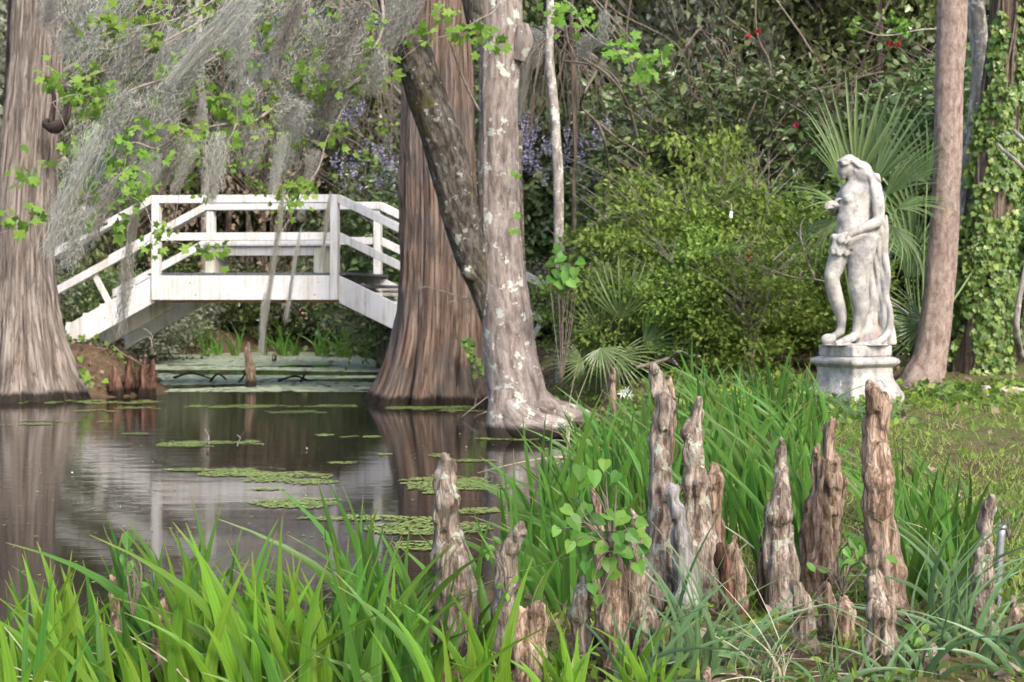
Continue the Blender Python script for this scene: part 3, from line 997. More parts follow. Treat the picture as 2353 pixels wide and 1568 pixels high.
simple_tree('thin lichen-speckled trunk just right of the lichen maple', [(1290, 900, 14), (1288, 800, 12), (1286, 650, 12), (1285, 540, 11.5), (1284, 440, 11.5), (1280, 350, 11), (1275, 260, 10.5), (1268, 190, 10), (1262, 120, 9), (1264, 40, 9), (1262, -60, 8), (1255, -300, 6)], 16.0, M['grey_bark'], 18, 90, fibre_disp(.004, 3, 0, 0, 1, 18, .012))
simple_tree('short thin brown stem close behind the lichen maple', [(1206, 880, 11), (1203, 760, 10), (1199, 640, 9), (1196, 560, 8), (1193, 470, 8), (1192, 380, 7), (1194, 300, 6)], 15.0, M['limb_bark'], 14, 50, fibre_disp(.003, 3, 0, 0, 1, 19, .012))
simple_tree('dark brown trunk partly hidden behind the left cypress', [(2, 900, 20), (8, 700, 17), (12, 500, 15), (17, 380, 14), (24, 240, 13), (30, 120, 13), (34, 0, 13), (38, -300, 11)], 19.6, M['dark_bark'], 22, 90, fibre_disp(.008, 5, 0, 0, 1, 22, .02), 'dark_trunk_tree')
simple_tree('pale straight trunk high behind the red camellia blooms', [(1700, 830, 20), (1697, 500, 18), (1692, 250, 17), (1690, 80, 16), (1688, -60, 15), (1688, -300, 13)], 22.0, M['grey_bark'], 18, 60, fibre_disp(.005, 4, 0, 0, 1, 24, .015))
FAR_TRUNKS = [(1400, 26, 11, 'far brown trunk among the vines right of the thin lichen trunk', 'dark_bark'), (1545, 30, 13, 'far grey trunk behind the bright azalea tops', 'grey_bark'),
              (1830, 27, 12, 'far dark trunk left of the palmetto behind the statue', 'dark_bark'), (2075, 24, 9, 'slim dark trunk between palmetto and pinkish trunk', 'dark_bark'),
              (215, 38, 14, 'far dark trunk behind the moss nearest the left cypress', 'dark_bark'), (345, 42, 12, 'far brown trunk above the left bridge post', 'ivy_bark'),
              (470, 36, 10, 'far grey trunk above the middle of the handrail', 'grey_bark'), (610, 44, 15, 'far broad brown trunk over the right half of the bridge', 'ivy_bark'),
              (735, 39, 10, 'far thin dark trunk above the right bridge post', 'dark_bark'), (860, 37, 11, 'far grey trunk just left of the leaning limb', 'grey_bark'),
              (1235, 28, 8, 'far thin trunk between the maple and the thin lichen trunk', 'dark_bark'), (1470, 34, 10, 'far pale trunk behind the tangle of vines', 'grey_bark')]
FAR_TRUNKS += [(dx, 18.5 + (i * 13 % 7), 3.5 + (i * 5 % 4) * 1.3, 'thin far trunk', ('ivy_bark', 'dark_bark', 'ivy_bark')[i % 3]) for i, dx in enumerate((1318, 1352, 1462, 1512, 1625, 1785, 1868, 2022, 2335))]
FAR_TRUNKS += [(dx, 37.5 + (i * 5 % 5), 4 + (i * 5 % 3) * 1.5, 'thin far trunk', ('grey_bark', 'ivy_bark', 'twig')[i % 3]) for i, dx in enumerate((160, 255, 300, 405, 520, 570, 655, 700, 790, 825, 905))]
for i, (dx, d, hw, lab, mk) in enumerate(FAR_TRUNKS):
    l = rng.normal() * 14
    l2 = rng.normal() * 14
    zb = gz((dx - 1176.5) / FPX * d, d) - .2
    dyb = HOR + (CAM_H - zb) / d * FPX
    simple_tree(lab, [(dx, dyb, hw * 1.3), (dx + l * .3, 560, hw), (dx + l, 330, hw * .95), (dx + l2, 100, hw * .9), (dx + l + l2, -160, hw * .8)], d, M[mk], 14, 40, fibre_disp(.01, 4, 0, 0, 1, 50 + i, .03), 'far_tree', 'tree', 'trunks deep in the wood')


# ------------------------------------------------------------------ knees of the cypresses (swept lobes joined into one bark surface)
def knee(label, lobes, d, mat, vox=.0072, amp=.0055, lump=.009, seed=1, name='cypress_knee', group='cypress knees on the near bank', depth_ratio=1.0, freq=1.0):
    pts = []
    for lobe in lobes:
        L = []
        for k, (dx, dy, r) in enumerate(lobe):
            p = P(dx, dy, d)
            p[1] += .02 * math.sin(seed * 3.1 + k * 1.7)
            L.append((p, r * (.86 if k < 4 else .93) / FPX * d))
        if not pts:
            q = L[-1][0].copy()
            q[2] = min(q[2], gz(q[0], q[1])) - .12
            L.append((q, L[-1][1] * 1.1))
        pts.append(L)
    allp = np.array([p for L in pts for p, r in L])
    rm = max(r for L in pts for p, r in L) + .05
    lo, hi = allp.min(0) - rm, allp.max(0) + rm
    n = np.ceil((hi - lo) / vox).astype(int) + 1
    g = np.stack(np.meshgrid(*[lo[i] + np.arange(n[i]) * vox for i in range(3)], indexing='ij'), -1).astype(np.float32)
    D = None
    for L in pts:
        for (a, ra), (b, rb) in zip(L[:-1], L[1:]):
            s = sd_cone(g, a, b, ra, rb)
            D = s if D is None else smin(D, s, .03)
    near = np.abs(D) < .06
    q = g[near]
    D[near] += (lump * fbm(q * np.array([11, 11, 13]) * freq, seed, 2) + amp * 1.5 * (np.abs(fbm(q * np.array([38, 38, 6]) * freq, seed + 4, 2)) * 2.6 - .6)
                + amp * .6 * vnoise(q * np.array([60, 60, 30]) * freq, seed + 8))
    V, Q = surface_nets(D, lo, vox)
    base = np.array([allp[:, 0].mean(), allp[:, 1].mean(), gz(allp[:, 0].mean(), allp[:, 1].mean())])
    o = add(name, mesh_from(name, V - base, Q, mat), None, tuple(base))
    tag(o, label, 'cypress knee', group)
    return o


K = M['knee']; KL = M['knee_lichen']; KB = M['knee_brown']; KW = M['knee_white']; KR = M['knee_red']
knee('tall knobbly lichen-patched knee standing alone against the water', [[(1018, 1050, 13), (1027, 1076, 20), (1019, 1108, 21), (1030, 1148, 25), (1020, 1188, 28), (1034, 1236, 31), (1034, 1286, 38), (1045, 1350, 45), (1050, 1420, 52), (1050, 1520, 58)], [(1012, 1200, 16), (1012, 1290, 20), (1022, 1380, 30)]], 4.65, KL, seed=2)
knee('crooked thin-tipped knee wrapped in dry roots right of the lone tall knee', [[(1199, 1188, 9), (1192, 1222, 15), (1174, 1256, 18), (1163, 1298, 25), (1162, 1345, 26), (1160, 1400, 30), (1160, 1500, 38)]], 4.5, KL, seed=3)
knee('squat double-topped knee among the iris at bottom centre', [[(1192, 1398, 13), (1190, 1440, 20), (1204, 1500, 26), (1215, 1568, 30), (1220, 1640, 34)], [(1238, 1392, 16), (1240, 1440, 20), (1232, 1510, 24), (1225, 1640, 30)]], 4.15, KB, seed=4)
knee('reddish-tipped knee deep in iris at lower left', [[(371, 1382, 8), (375, 1412, 11), (374, 1440, 18), (370, 1480, 28), (366, 1540, 32), (362, 1640, 36)]], 4.25, KB, seed=5)
knee('slim brown knee behind iris near the left water edge', [[(262, 1322, 9), (266, 1370, 13), (270, 1450, 17), (272, 1540, 20)]], 4.5, KB, seed=6)
knee('low dark knee between iris blades right of the reddish one', [[(494, 1462, 9), (497, 1500, 14), (500, 1600, 20)]], 4.2, KB, seed=7)
knee('stout knee under the green vine', [[(1402, 1262, 20), (1410, 1330, 27), (1414, 1430, 33), (1420, 1560, 40), (1420, 1660, 44)]], 4.35, KB, seed=8)
knee('slender knee rising through the right side of the green vine', [[(1452, 1172, 8), (1464, 1205, 13), (1460, 1260, 18), (1466, 1330, 25), (1474, 1430, 34), (1485, 1560, 42), (1488, 1650, 44)]], 4.4, K, seed=9)
knee('narrow knee tip peeking above the green vine', [[(1362, 1128, 8), (1368, 1160, 12), (1378, 1230, 16), (1384, 1340, 20), (1390, 1460, 24)]], 4.75, KB, seed=10)
knee('low lumpy knee left of the vine-covered one', [[(1336, 1330, 9), (1338, 1370, 18), (1330, 1412, 22), (1336, 1460, 24), (1340, 1540, 28)]], 4.45, KL, seed=11)
knee('tallest crook-headed knee with a pale lichen stripe', [[(1501, 846, 12), (1510, 872, 15), (1518, 905, 18), (1536, 932, 15), (1524, 962, 20), (1519, 1000, 23), (1518, 1060, 25), (1521, 1120, 27), (1520, 1180, 30), (1518, 1260, 37), (1514, 1340, 44), (1514, 1440, 48)]], 5.2, KL, seed=12)
knee('bleached white split knee between two tall knees', [[(1548, 1128, 9), (1556, 1172, 13), (1566, 1230, 20), (1576, 1300, 28), (1580, 1390, 34)], [(1545, 1122, 6), (1540, 1130, 7), (1552, 1180, 9)]], 5.05, KW, seed=13)
knee('tall grey-brown knee with pale patches right of the crook-headed one', [[(1602, 918, 9), (1601, 958, 15), (1592, 998, 24), (1590, 1040, 25), (1598, 1110, 29), (1604, 1180, 34), (1610, 1260, 42), (1612, 1350, 48), (1614, 1440, 52)]], 5.2, KL, seed=14)
knee('smooth reddish finger-like knee against the tall grey one', [[(1641, 1072, 11), (1643, 1104, 16), (1640, 1150, 17), (1646, 1210, 17), (1652, 1280, 20), (1655, 1420, 26)]], 5.3, KB, seed=15)
knee('small splintered knee with an orange broken top', [[(1655, 1252, 11), (1662, 1290, 14), (1668, 1350, 17), (1674, 1450, 22)]], 5.0, KR, seed=16)
knee('small twin-tipped knee beside the splintered one', [[(1692, 1240, 8), (1693, 1275, 11), (1696, 1330, 14), (1705, 1440, 20)], [(1675, 1262, 8), (1684, 1320, 12), (1700, 1420, 16)]], 5.1, KB, seed=17)
knee('thin-necked tufted knee wide in the middle right of the iris gap', [[(1790, 1010, 8), (1793, 1040, 11), (1795, 1082, 13), (1794, 1130, 19), (1790, 1178, 32), (1790, 1230, 34), (1796, 1310, 38), (1802, 1400, 42), (1805, 1480, 44)]], 5.1, KL, seed=18)
knee('small dark knee low against the tufted knee', [[(1750, 1240, 8), (1754, 1280, 12), (1758, 1360, 16), (1760, 1450, 20)]], 5.2, KB, seed=19)
knee('gnarled cracked stump-like knee with pronged top', [[(1910, 960, 8), (1913, 985, 11), (1906, 1022, 13), (1910, 1064, 17), (1902, 1110, 28), (1892, 1170, 36), (1884, 1230, 38), (1876, 1300, 38), (1872, 1400, 40)], [(1871, 1032, 7), (1873, 1080, 11), (1888, 1130, 22)], [(1932, 1108, 12), (1918, 1150, 20), (1900, 1220, 26)], [(1896, 1000, 6), (1904, 1060, 12)]], 5.3, KB, amp=.012, seed=20)
knee('tall smooth brown knee with a second small prong in front of the pedestal', [[(1999, 880, 8), (2003, 902, 13), (2011, 932, 23), (2014, 980, 28), (2013, 1040, 31), (2016, 1100, 31), (2016, 1160, 35), (2026, 1230, 38), (2040, 1310, 39), (2046, 1400, 38), (2050, 1500, 40)], [(2036, 908, 7), (2034, 935, 10), (2024, 970, 18)]], 4.95, KB, amp=.004, seed=21)
knee('stout pale-topped knee in front of the tall smooth one', [[(2003, 1256, 11), (2006, 1288, 15), (2014, 1340, 24), (2022, 1400, 31), (2024, 1480, 35), (2022, 1600, 40)]], 4.2, K, seed=22)
knee('bottle-shaped knee with a narrow neck at bottom right of the dry grass', [[(1826, 1318, 8), (1829, 1348, 13), (1844, 1388, 23), (1850, 1440, 26), (1856, 1520, 34), (1866, 1600, 40)]], 4.5, K, seed=23)
knee('low dark knee behind the bottle-shaped one', [[(1897, 1345, 12), (1899, 1390, 20), (1900, 1440, 22), (1902, 1520, 24)]], 4.7, KB, seed=24)
knee('low blunt knee between dark knee and pale-topped knee', [[(1940, 1372, 9), (1942, 1410, 18), (1940, 1460, 20), (1942, 1560, 24)]], 4.6, KB, seed=25)
knee('slim lichen-crusted knee beside the steel pipe', [[(2275, 1140, 8), (2276, 1172, 11), (2266, 1212, 16), (2258, 1262, 19), (2256, 1320, 22), (2256, 1380, 25), (2266, 1450, 28), (2276, 1540, 33), (2280, 1620, 36)]], 4.6, KL, seed=26)
knee('blunt knee at the lower right corner', [[(2331, 1378, 9), (2331, 1410, 15), (2326, 1450, 20), (2322, 1520, 25), (2322, 1600, 28)]], 4.45, KB, seed=27)
knee('dark knee cut by the right frame edge', [[(2352, 1420, 9), (2352, 1460, 14), (2354, 1560, 20)]], 4.4, KB, seed=28)
knee('small bumpy knee at the bottom between pale knee and lichen knee', [[(2141, 1486, 9), (2141, 1512, 15), (2146, 1556, 20), (2150, 1640, 26)], [(2110, 1525, 8), (2125, 1580, 14)]], 4.2, KL, seed=29)
knee('short reddish knee at the foot of the tall smooth one', [[(2090, 1405, 9), (2095, 1440, 13), (2098, 1500, 18)]], 4.75, KR, seed=30)
knee('thin pointed knee in the grass behind the crook-headed one', [[(1538, 864, 6), (1540, 890, 8), (1544, 940, 10), (1548, 1020, 12)]], 7.6, KB, vox=.012, seed=31)
knee('faint small knee in the weeds beside the fallen branch', [[(1408, 848, 4), (1409, 868, 6), (1410, 920, 8)]], 11.0, KB, vox=.014, seed=32)
knee('small round knee at the bottom edge left of the dry grass', [[(1628, 1548, 10), (1630, 1580, 14), (1632, 1640, 18)]], 4.1, KB, seed=33)
# knees massed on the left bank
BK = [('leftmost rounded root knee on the left bank by the cypress', [[(262, 845, 10), (264, 875, 15), (266, 925, 20)]]),
      ('tall thin red knee second in the left bank row', [[(300, 822, 5), (298, 845, 8), (294, 875, 12), (290, 925, 14)]]),
      ('slanted red knee in the middle of the left bank row', [[(318, 850, 6), (314, 870, 9), (312, 925, 12)]]),
      ('forked red knee in the left bank row', [[(335, 828, 5), (331, 855, 8), (328, 925, 12)], [(322, 838, 4), (326, 870, 8)]]),
      ('pointed red knee at the right end of the left bank row', [[(346, 815, 5), (345, 838, 8), (346, 870, 12), (347, 925, 14)]]),
      ('low broad knee at the waterline in front of the left bank row', [[(280, 872, 9), (278, 900, 14), (276, 930, 18)], [(300, 885, 8), (302, 930, 12)]])]
for i, (lab, lobes) in enumerate(BK):
    knee(lab, lobes, 18.5 + .12 * (i % 3), KR, vox=.018, amp=.02, lump=.02, seed=40 + i, group='red knees on the left bank', freq=.35)
knee('lone grey rotting stump standing in the water under the bridge', [[(571, 790, 5), (573, 815, 8), (575, 845, 11), (577, 895, 15)], [(566, 800, 4), (570, 850, 8)]], 20.6, M['dark_bark'] if False else KB, vox=.02, amp=.02, lump=.02, seed=60, name='water_stump', group=None, freq=.35)
knee('dark small stump behind the grey one in the pale duckweed', [[(630, 800, 3), (631, 815, 5), (632, 835, 6)]], 30, KB, vox=.03, amp=.02, seed=61, name='water_stump', group=None, freq=.3)


# ------------------------------------------------------------------ pedestal and statue
SD = 11.0
SU = 1.0 / 2.377 / 1.0625 / FPX * SD          # one study-crop pixel in metres
S_BASE = P((1940 + 350 / 2.377) / 1.0625, (350 + 1172 / 2.377) / 1.0625, SD)
PROF = [(1168, .56), (1172, .79), (1178, .81), (1228, .81), (1236, .78), (1242, .90), (1250, .97), (1262, 1.0), (1276, .99), (1286, .93), (1292, .87), (1300, .83), (1330, .825), (1360, .85),
        (1390, .90), (1415, .97), (1440, 1.045), (1462, 1.08), (1482, 1.08), (1500, 1.04), (1514, .97), (1522, .93), (1530, .92), (1640, .93)]
HALF = 371 / 2 * SU


def ped_section(lo, hi, name, parent, rel=.003, seed=0, inset=True):
    rows = [r for r in PROF if lo <= r[0] <= hi]
    v = np.array([r[0] for r in rows], dtype=float)
    w = np.array([r[1] for r in rows])
    vv = np.linspace(v[0], v[-1], max(12, int((v[-1] - v[0]) / 2.2)))
    ww = np.interp(vv, v, w)
    n = 40
    per = np.linspace(-1, 1, n, endpoint=False)
    ring = [(u, -1) for u in per] + [(1, u) for u in per] + [(-u, 1) for u in per] + [(-1, -u) for u in per]
    ring = np.array(ring)
    # soften the corners
    p = 26.0
    ring = ring / ((np.abs(ring) ** p).sum(1) ** (1 / p))[:, None]
    a = math.radians(29)
    R = np.array([[math.cos(a), -math.sin(a)], [math.sin(a), math.cos(a)]])
    V = []
    for k, (q, s) in enumerate(zip(vv, ww)):
        xy = ring * s * HALF
        edge = 1.0
        V.append(np.column_stack([xy @ R.T, np.full(len(ring), (1172 - q) * SU)]))
    V = np.array(V)
    nn = fbm(V * 22, seed, 3) * rel + fbm(V * 6, seed + 3, 2) * rel * .8
    dirs = V.copy()
    dirs[..., 2] = 0
    dirs /= np.linalg.norm(dirs, axis=-1)[..., None] + 1e-9
    V = V + dirs * nn[..., None]
    m, k = V.shape[:2]
    idx = np.arange(m * k).reshape(m, k)
    F = np.stack([idx[:-1], idx[1:], np.roll(idx[1:], -1, 1), np.roll(idx[:-1], -1, 1)], -1).reshape(-1, 4)[:, ::-1]
    Vf = V.reshape(-1, 3)
    top, bot = len(Vf), len(Vf) + 1
    Vf = np.vstack([Vf, V[0].mean(0), V[-1].mean(0)])
    t1 = np.stack([np.full(k, top), idx[0], np.roll(idx[0], -1)], -1)
    t2 = np.stack([np.full(k, bot), np.roll(idx[-1], -1), idx[-1]], -1)
    me = mesh_from(name, Vf, [F[:, ::-1], np.vstack([t1, t2])], M['stone'])
    try:
        import bmesh
        bm = bmesh.new()
        bm.from_mesh(me)
        bmesh.ops.recalc_face_normals(bm, faces=bm.faces)
        bm.to_mesh(me)
        bm.free()
    except Exception:
        pass
    return add(name, me, parent)


ped = empty('stone_pedestal', tuple(S_BASE))
tag(ped, 'weathered white stone pedestal with moulded cap and flared bell base under the statue', 'pedestal')
ped_section(1168, 1236, 'plinth', ped, .004, 3)
ped_section(1236, 1300, 'moulded_cap', ped, .003, 5)
ped_section(1300, 1514, 'bell_base', ped, .007, 7)
ped_section(1514, 1640, 'footing', ped, .004, 9)
# carved scrolls on the bell base
scr = []
for fa in (29, 29 - 90):
    a = math.radians(fa - 90)
    nrm = np.array([math.cos(a), math.sin(a), 0])
    tan = np.array([-math.sin(a), math.cos(a), 0])
    for sx in (-1, 1):
        pts = []
        for k in range(26):
            th = k / 25 * 3.6 * math.pi
            rr = .078 * (1 - .8 * k / 25)
            u = sx * (.075 + rr * math.cos(th) * .6 - .03)
            vq = 1408 - rr * math.sin(th) / SU * .8
            w = np.interp(vq, [r[0] for r in PROF], [r[1] for r in PROF]) * HALF
            pts.append([*(nrm * (w - .001) + tan * u + np.array([0, 0, (1172 - vq) * SU])), .008 * (1 - .5 * k / 25)])
        scr.append(pts)
for pts in scr:
    tubes('carved_scroll', [pts], M['stone'], ped, 7, None, 60)


def S(u, v, y=0.0):
    return np.array([(u - 350) * SU, y * SU, (1172 - v) * SU], dtype=np.float32)


def build_statue():
    lo, hi = S(130, 1185, -160), S(590, 35, 190)
    vox = .0058
    n = np.ceil((hi - lo) / vox).astype(int) + 1
    ax = [lo[i] + np.arange(n[i]) * vox for i in range(3)]
    g = np.stack(np.meshgrid(*ax, indexing='ij'), -1).astype(np.float32)
    Dm = np.full(g.shape[:3], 1e3, dtype=np.float32)

    def region(a, b, pad):
        mn, mx = np.minimum(a, b) - pad, np.maximum(a, b) + pad
        sl = []
        for i in range(3):
            i0 = max(0, int((mn[i] - lo[i]) / vox))
            i1 = min(n[i], int((mx[i] - lo[i]) / vox) + 2)
            sl.append(slice(i0, i1))
        return tuple(sl)

    def cone(a, b, ra, rb, k=14):
        a, b, ra, rb, k = S(*a), S(*b), ra * SU, rb * SU, k * SU
        r = region(a, b, max(ra, rb) + k + .03)
        Dm[r] = smin(Dm[r], sd_cone(g[r], a, b, ra, rb), k)

    def chain(rows, k=14):
        R = spline(np.array(rows, dtype=np.float64), (len(rows) - 1) * 3 + 1)
        P3 = [S(*r[:3]) for r in R]
        A = np.array(P3)
        rd = np.maximum(R[:, 3], 2) * SU
        kk = k * SU
        r = region(A.min(0), A.max(0), float(rd.max()) + kk + .02)
        loc = np.full(Dm[r].shape, 1e3, dtype=np.float32)
        o0 = [q.start for q in r]
        for i in range(len(R) - 1):
            c_ = region(P3[i], P3[i + 1], float(max(rd[i], rd[i + 1])) + kk + .012)
            l_ = tuple(slice(max(0, q.start - o), max(0, q.stop - o)) for q, o in zip(c_, o0))
            loc[l_] = np.minimum(loc[l_], sd_cone(g[c_], P3[i], P3[i + 1], rd[i], rd[i + 1]))
        Dm[r] = smin(Dm[r], loc, kk)

    def ell(c, r, k=14, ry=0.0):
        cc, rr = S(*c), np.array(r) * SU
        R = np.array(Matrix.Rotation(ry, 3, 'Y')) if ry else None
        q = region(cc, cc, float(rr.max()) + k * SU + .03)
        Dm[q] = smin(Dm[q], sd_ell(g[q], cc, rr, R), k * SU)

    def cut(c, r, k=8):
        cc, rr = S(*c), np.array(r) * SU
        q = region(cc, cc, float(rr.max()) + k * SU + .03)
        Dm[q] = -smin(-Dm[q], sd_ell(g[q], cc, rr), k * SU)

    # the body faces left and a little to the camera
    # torso: chest, waist, hips
    ell((368, 300, 0), (96, 68, 84), 20)
    ell((350, 375, -2), (90, 64, 66), 30)
    ell((348, 445, 0), (98, 66, 70), 34)
    ell((358, 525, 2), (108, 78, 70), 34)
    ell((306, 330, -42), (30, 28, 30), 14)          # near breast
    ell((296, 322, 22), (28, 28, 28), 14)
    ell((440, 276, -30), (44, 42, 40), 22)
    ell((430, 215, 10), (40, 46, 60), 16)          # near shoulder
    ell((318, 262, 62), (34, 34, 32), 24)           # far shoulder
    cone((352, 250, -4), (338, 190, -4), 40, 31, 26)  # neck
    # head in profile, looking left
    ell((318, 132, 0), (54, 52, 66), 16)
    ell((290, 160, 0), (34, 36, 42), 16)            # face
    cone((272, 140, 0), (263, 165, 0), 8, 10, 8)    # nose
    cone((276, 122, -14), (276, 122, 14), 9, 9, 8)  # brow
    ell((279, 182, 0), (12, 14, 9), 8)              # lips
    ell((284, 200, 0), (16, 18, 13), 10)            # chin
    cut((272, 142, -22), (8, 9, 7), 5)
    cut((272, 142, 22), (8, 9, 7), 5)
    ell((342, 160, -46), (10, 8, 15), 5)            # ear
    ell((384, 178, -8), (60, 58, 74), 12)
    ell((424, 240, 0), (54, 52, 74), 12)
    ell((452, 390, 22), (46, 50, 130), 16)
    # hair: swept back in waves, falling over the shoulder
    rr = random.Random(4)
    for i in range(15):
        yy = -58 + i * 7.6
        w = rr.uniform(-8, 8)
        top = math.sqrt(max(0, 1 - (yy / 66) ** 2))
        ph = rr.uniform(0, 6.28)
        rows = []
        for k in range(10):
            f = k / 9
            u = 276 + f * 190 + w
            v = 128 - 62 * math.sin(f * 1.75 + .25) * top + f * f * 150 + rr.uniform(-3, 3)
            u += 8 * math.sin(f * 11 + ph)
            rows.append((u, v + 9 * math.sin(f * 13 + ph), yy * (1 - .35 * f) * 1.02 + 9 * math.sin(f * 9 + ph), 11.5 - 2 * f))
        chain(rows, 2)
    for i in range(9):
        ph = rr.uniform(0, 6.28)
        u0, yy = 414 + i * 8, -48 + i * 12
        rows = []
        for k in range(12):
            f = k / 11
            rows.append((u0 + 38 * math.sin(min(1.0, f * 1.25) * 1.5) * (1 - i * .05) + 7 * math.sin(f * 15 + ph), 190 + f * (250 + 22 * (i % 3)), yy - 12 + 12 * math.cos(f * 12 + ph), 17 - 5 * f))
        chain(rows, 3)
    for i in range(5):
        ph = rr.uniform(0, 6.28)
        rows = [(470 + 7 * i + 6 * math.sin(k * 1.3 + ph), 380 + k * 26, -10 + i * 14, 16 - .5 * k) for k in range(8)]
        chain(rows, 6)
    # near arm: shoulder, elbow, forearm across to the hip
    chain([(452, 280, -48, 36), (462, 350, -66, 34), (462, 430, -78, 31), (452, 462, -86, 31), (395, 490, -98, 29), (340, 516, -100, 23), (305, 534, -98, 18)], 10)
    ell((288, 545, -96), (24, 12, 18), 8)
    for i, (vv, le) in enumerate(((528, 34), (540, 40), (552, 38), (563, 30))):
        chain([(278, vv, -98 + i * 2, 8.5), (278 - le * .55, vv + 10, -98, 8), (280 - le, vv + 24, -90, 7)], 3)
    chain([(292, 556, -104, 9), (284, 574, -104, 8), (274, 586, -100, 7)], 3)
    # far arm folded to the chest, hand showing in front of the breast
    chain([(318, 268, 70, 32), (286, 330, 92, 29), (262, 384, 84, 27), (246, 392, 58, 25), (238, 372, 14, 20), (238, 362, -10, 18)], 10)
    ell((232, 358, -14), (26, 20, 13), 8)
    for i, (vv, le) in enumerate(((342, 36), (352, 42), (363, 42), (374, 34))):
        chain([(222, vv, -18, 8.5), (222 - le * .5, vv + 3, -22, 8), (224 - le * .95, vv + 12, -16, 7)], 3)
    chain([(238, 342, -22, 9), (250, 330, -28, 8), (262, 326, -30, 7)], 3)
    # hips and legs
    chain([(392, 560, -26, 78), (378, 640, -34, 70), (362, 720, -38, 58), (352, 800, -42, 47), (364, 860, -40, 48), (378, 930, -36, 46), (372, 1000, -32, 37), (358, 1075, -30, 28), (350, 1110, -32, 27)], 16)
    ell((348, 796, -62), (26, 30, 30), 12)
    chain([(345, 1122, -28, 24), (310, 1134, -44, 24), (270, 1148, -58, 19), (244, 1154, -66, 15)], 12)
    for i in range(5):
        ell((238 + i * 5, 1156, -82 + i * 11), (16, 9, 10), 3)
    chain([(305, 575, 30, 64), (270, 650, 14, 58), (242, 720, 0, 51), (222, 780, -8, 42), (236, 850, 8, 42), (262, 930, 24, 40), (282, 1000, 34, 32), (286, 1060, 40, 24), (280, 1090, 40, 24)], 16)
    ell((210, 780, -18), (24, 30, 28), 12)
    chain([(280, 1100, 38, 21), (240, 1122, 26, 21), (205, 1140, 14, 20), (186, 1148, 8, 17)], 12)
    ell((204, 1140, -8), (42, 30, 34), 12)
    # drapery: roll over the hip, knot in front, fall behind down to the base
    for i in range(5):
        ph = i * 1.4
        rows = [(300 + k * 24, 566 + i * 11 - 22 * math.sin(k / 8 * 3.1) + 5 * math.sin(k * 1.6 + ph), -86 + 6 * i - 18 * math.sin(k / 8 * 3.1) + 95 * (k / 8) ** 3, 15 - 4 * (k / 8) ** 3) for k in range(9)]
        chain(rows, 5)
    for i in range(6):
        ph = i * 2.1
        rows = [(224 + i * 14 + 8 * math.sin(k * 1.1 + ph), 548 + k * 18 + (i % 3) * 5, -58 - 6 * math.sin(i), 19 - 1.1 * k) for k in range(6)]
        chain(rows, 6)
    ell((262, 560, -54), (44, 36, 34), 10)
    for i in range(9):
        ph = i * 1.7
        u0 = 434 + i * 10
        rows = []
        for k in range(15):
            f = k / 14
            flare = max(0, f - .6) / .4
            rows.append((u0 + 7 * math.sin(f * 14 + ph) - 30 * (f if i < 4 else 0) + flare * (28 if i > 4 else -22), 425 + f * 730, 34 - i * 6 + 10 * math.sin(f * 9 + ph), (10 + 26 * min(1, f * 6)) * .64 - 3 * math.sin(f * 3.1) + 4 * flare))
        chain(rows, 4)
    chain([(512, 880, -20, 14), (530, 950, -34, 15), (536, 1020, -42, 16), (522, 1090, -46, 18), (486, 1140, -50, 19), (430, 1160, -56, 16), (370, 1166, -60, 10)], 8)
    ell((440, 1130, 6), (90, 36, 70), 16)
    # rough base
    Dm2 = sd_ell(g, S(350, 1184, -4), np.array([188, 176, 22]) * SU)
    Dm[:] = smin(Dm, Dm2, 10 * SU)
    near = np.abs(Dm) < .03
    q = g[near]
    Dm[near] += .0016 * fbm(q * 40, 3, 3)
    V, Q = surface_nets(Dm, lo, vox)
    V[:, 2] = np.maximum(V[:, 2], .002)
    return V, Q


sV, sQ = build_statue()
sV[:, 0] = sV[:, 0] * 1.06
statue = add('statue', mesh_from('statue', sV, sQ, M['stone']), None, tuple(S_BASE + np.array([0, 0, .001])))
tag(statue, 'weathered white stone statue of a standing woman with long hair and trailing drapery', 'statue')


# ------------------------------------------------------------------ leafy crowns, built once per kind and copied
def crown_leaves(n, radii, clumps, leaf, zb=.6, shell=.55, csize=.28, flat=.5, seed=0, lobes=True):
    """leaf transforms spread in clumps through an ellipsoid standing on the origin"""
    c = rand_dirs(clumps)
    rad = (shell + (1 - shell) * rng.random(clumps)) ** .8
    c = c * rad[:, None]
    if lobes:
        c *= (1 + .35 * vnoise(c * 2.1 + seed * 7, seed))[:, None]
    c = c * np.array(radii)
    cs = csize * (.6 + .8 * rng.random(clumps))
    k = rng.integers(0, clumps, n)
    off = rng.normal(size=(n, 3)) * np.array([1, 1, flat])
    off /= np.maximum(1, np.linalg.norm(off, axis=1) / 1.9)[:, None]
    pos = c[k] + off * cs[k][:, None]
    pos[:, 2] += radii[2]
    pos[:, 2] = np.abs(pos[:, 2]) * .98 + .02
    d = off * np.array([1, 1, .7]) + rng.normal(size=(n, 3)) * .7
    d[:, 2] -= .15
    up = rand_dirs(n, zb * 2.2)
    R = rot_from(d, up)
    sc = leaf * (.6 + .8 * rng.random(n))
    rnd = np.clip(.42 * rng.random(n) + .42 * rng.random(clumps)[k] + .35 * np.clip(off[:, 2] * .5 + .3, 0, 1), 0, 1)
    return pos, R, sc, rnd


def crown_mesh(name, mat, template, *a, **k):
    pos, R, sc, rnd = crown_leaves(*a, **k)
    return leaf_mesh(name, template, pos, R, sc, mat, rnd)


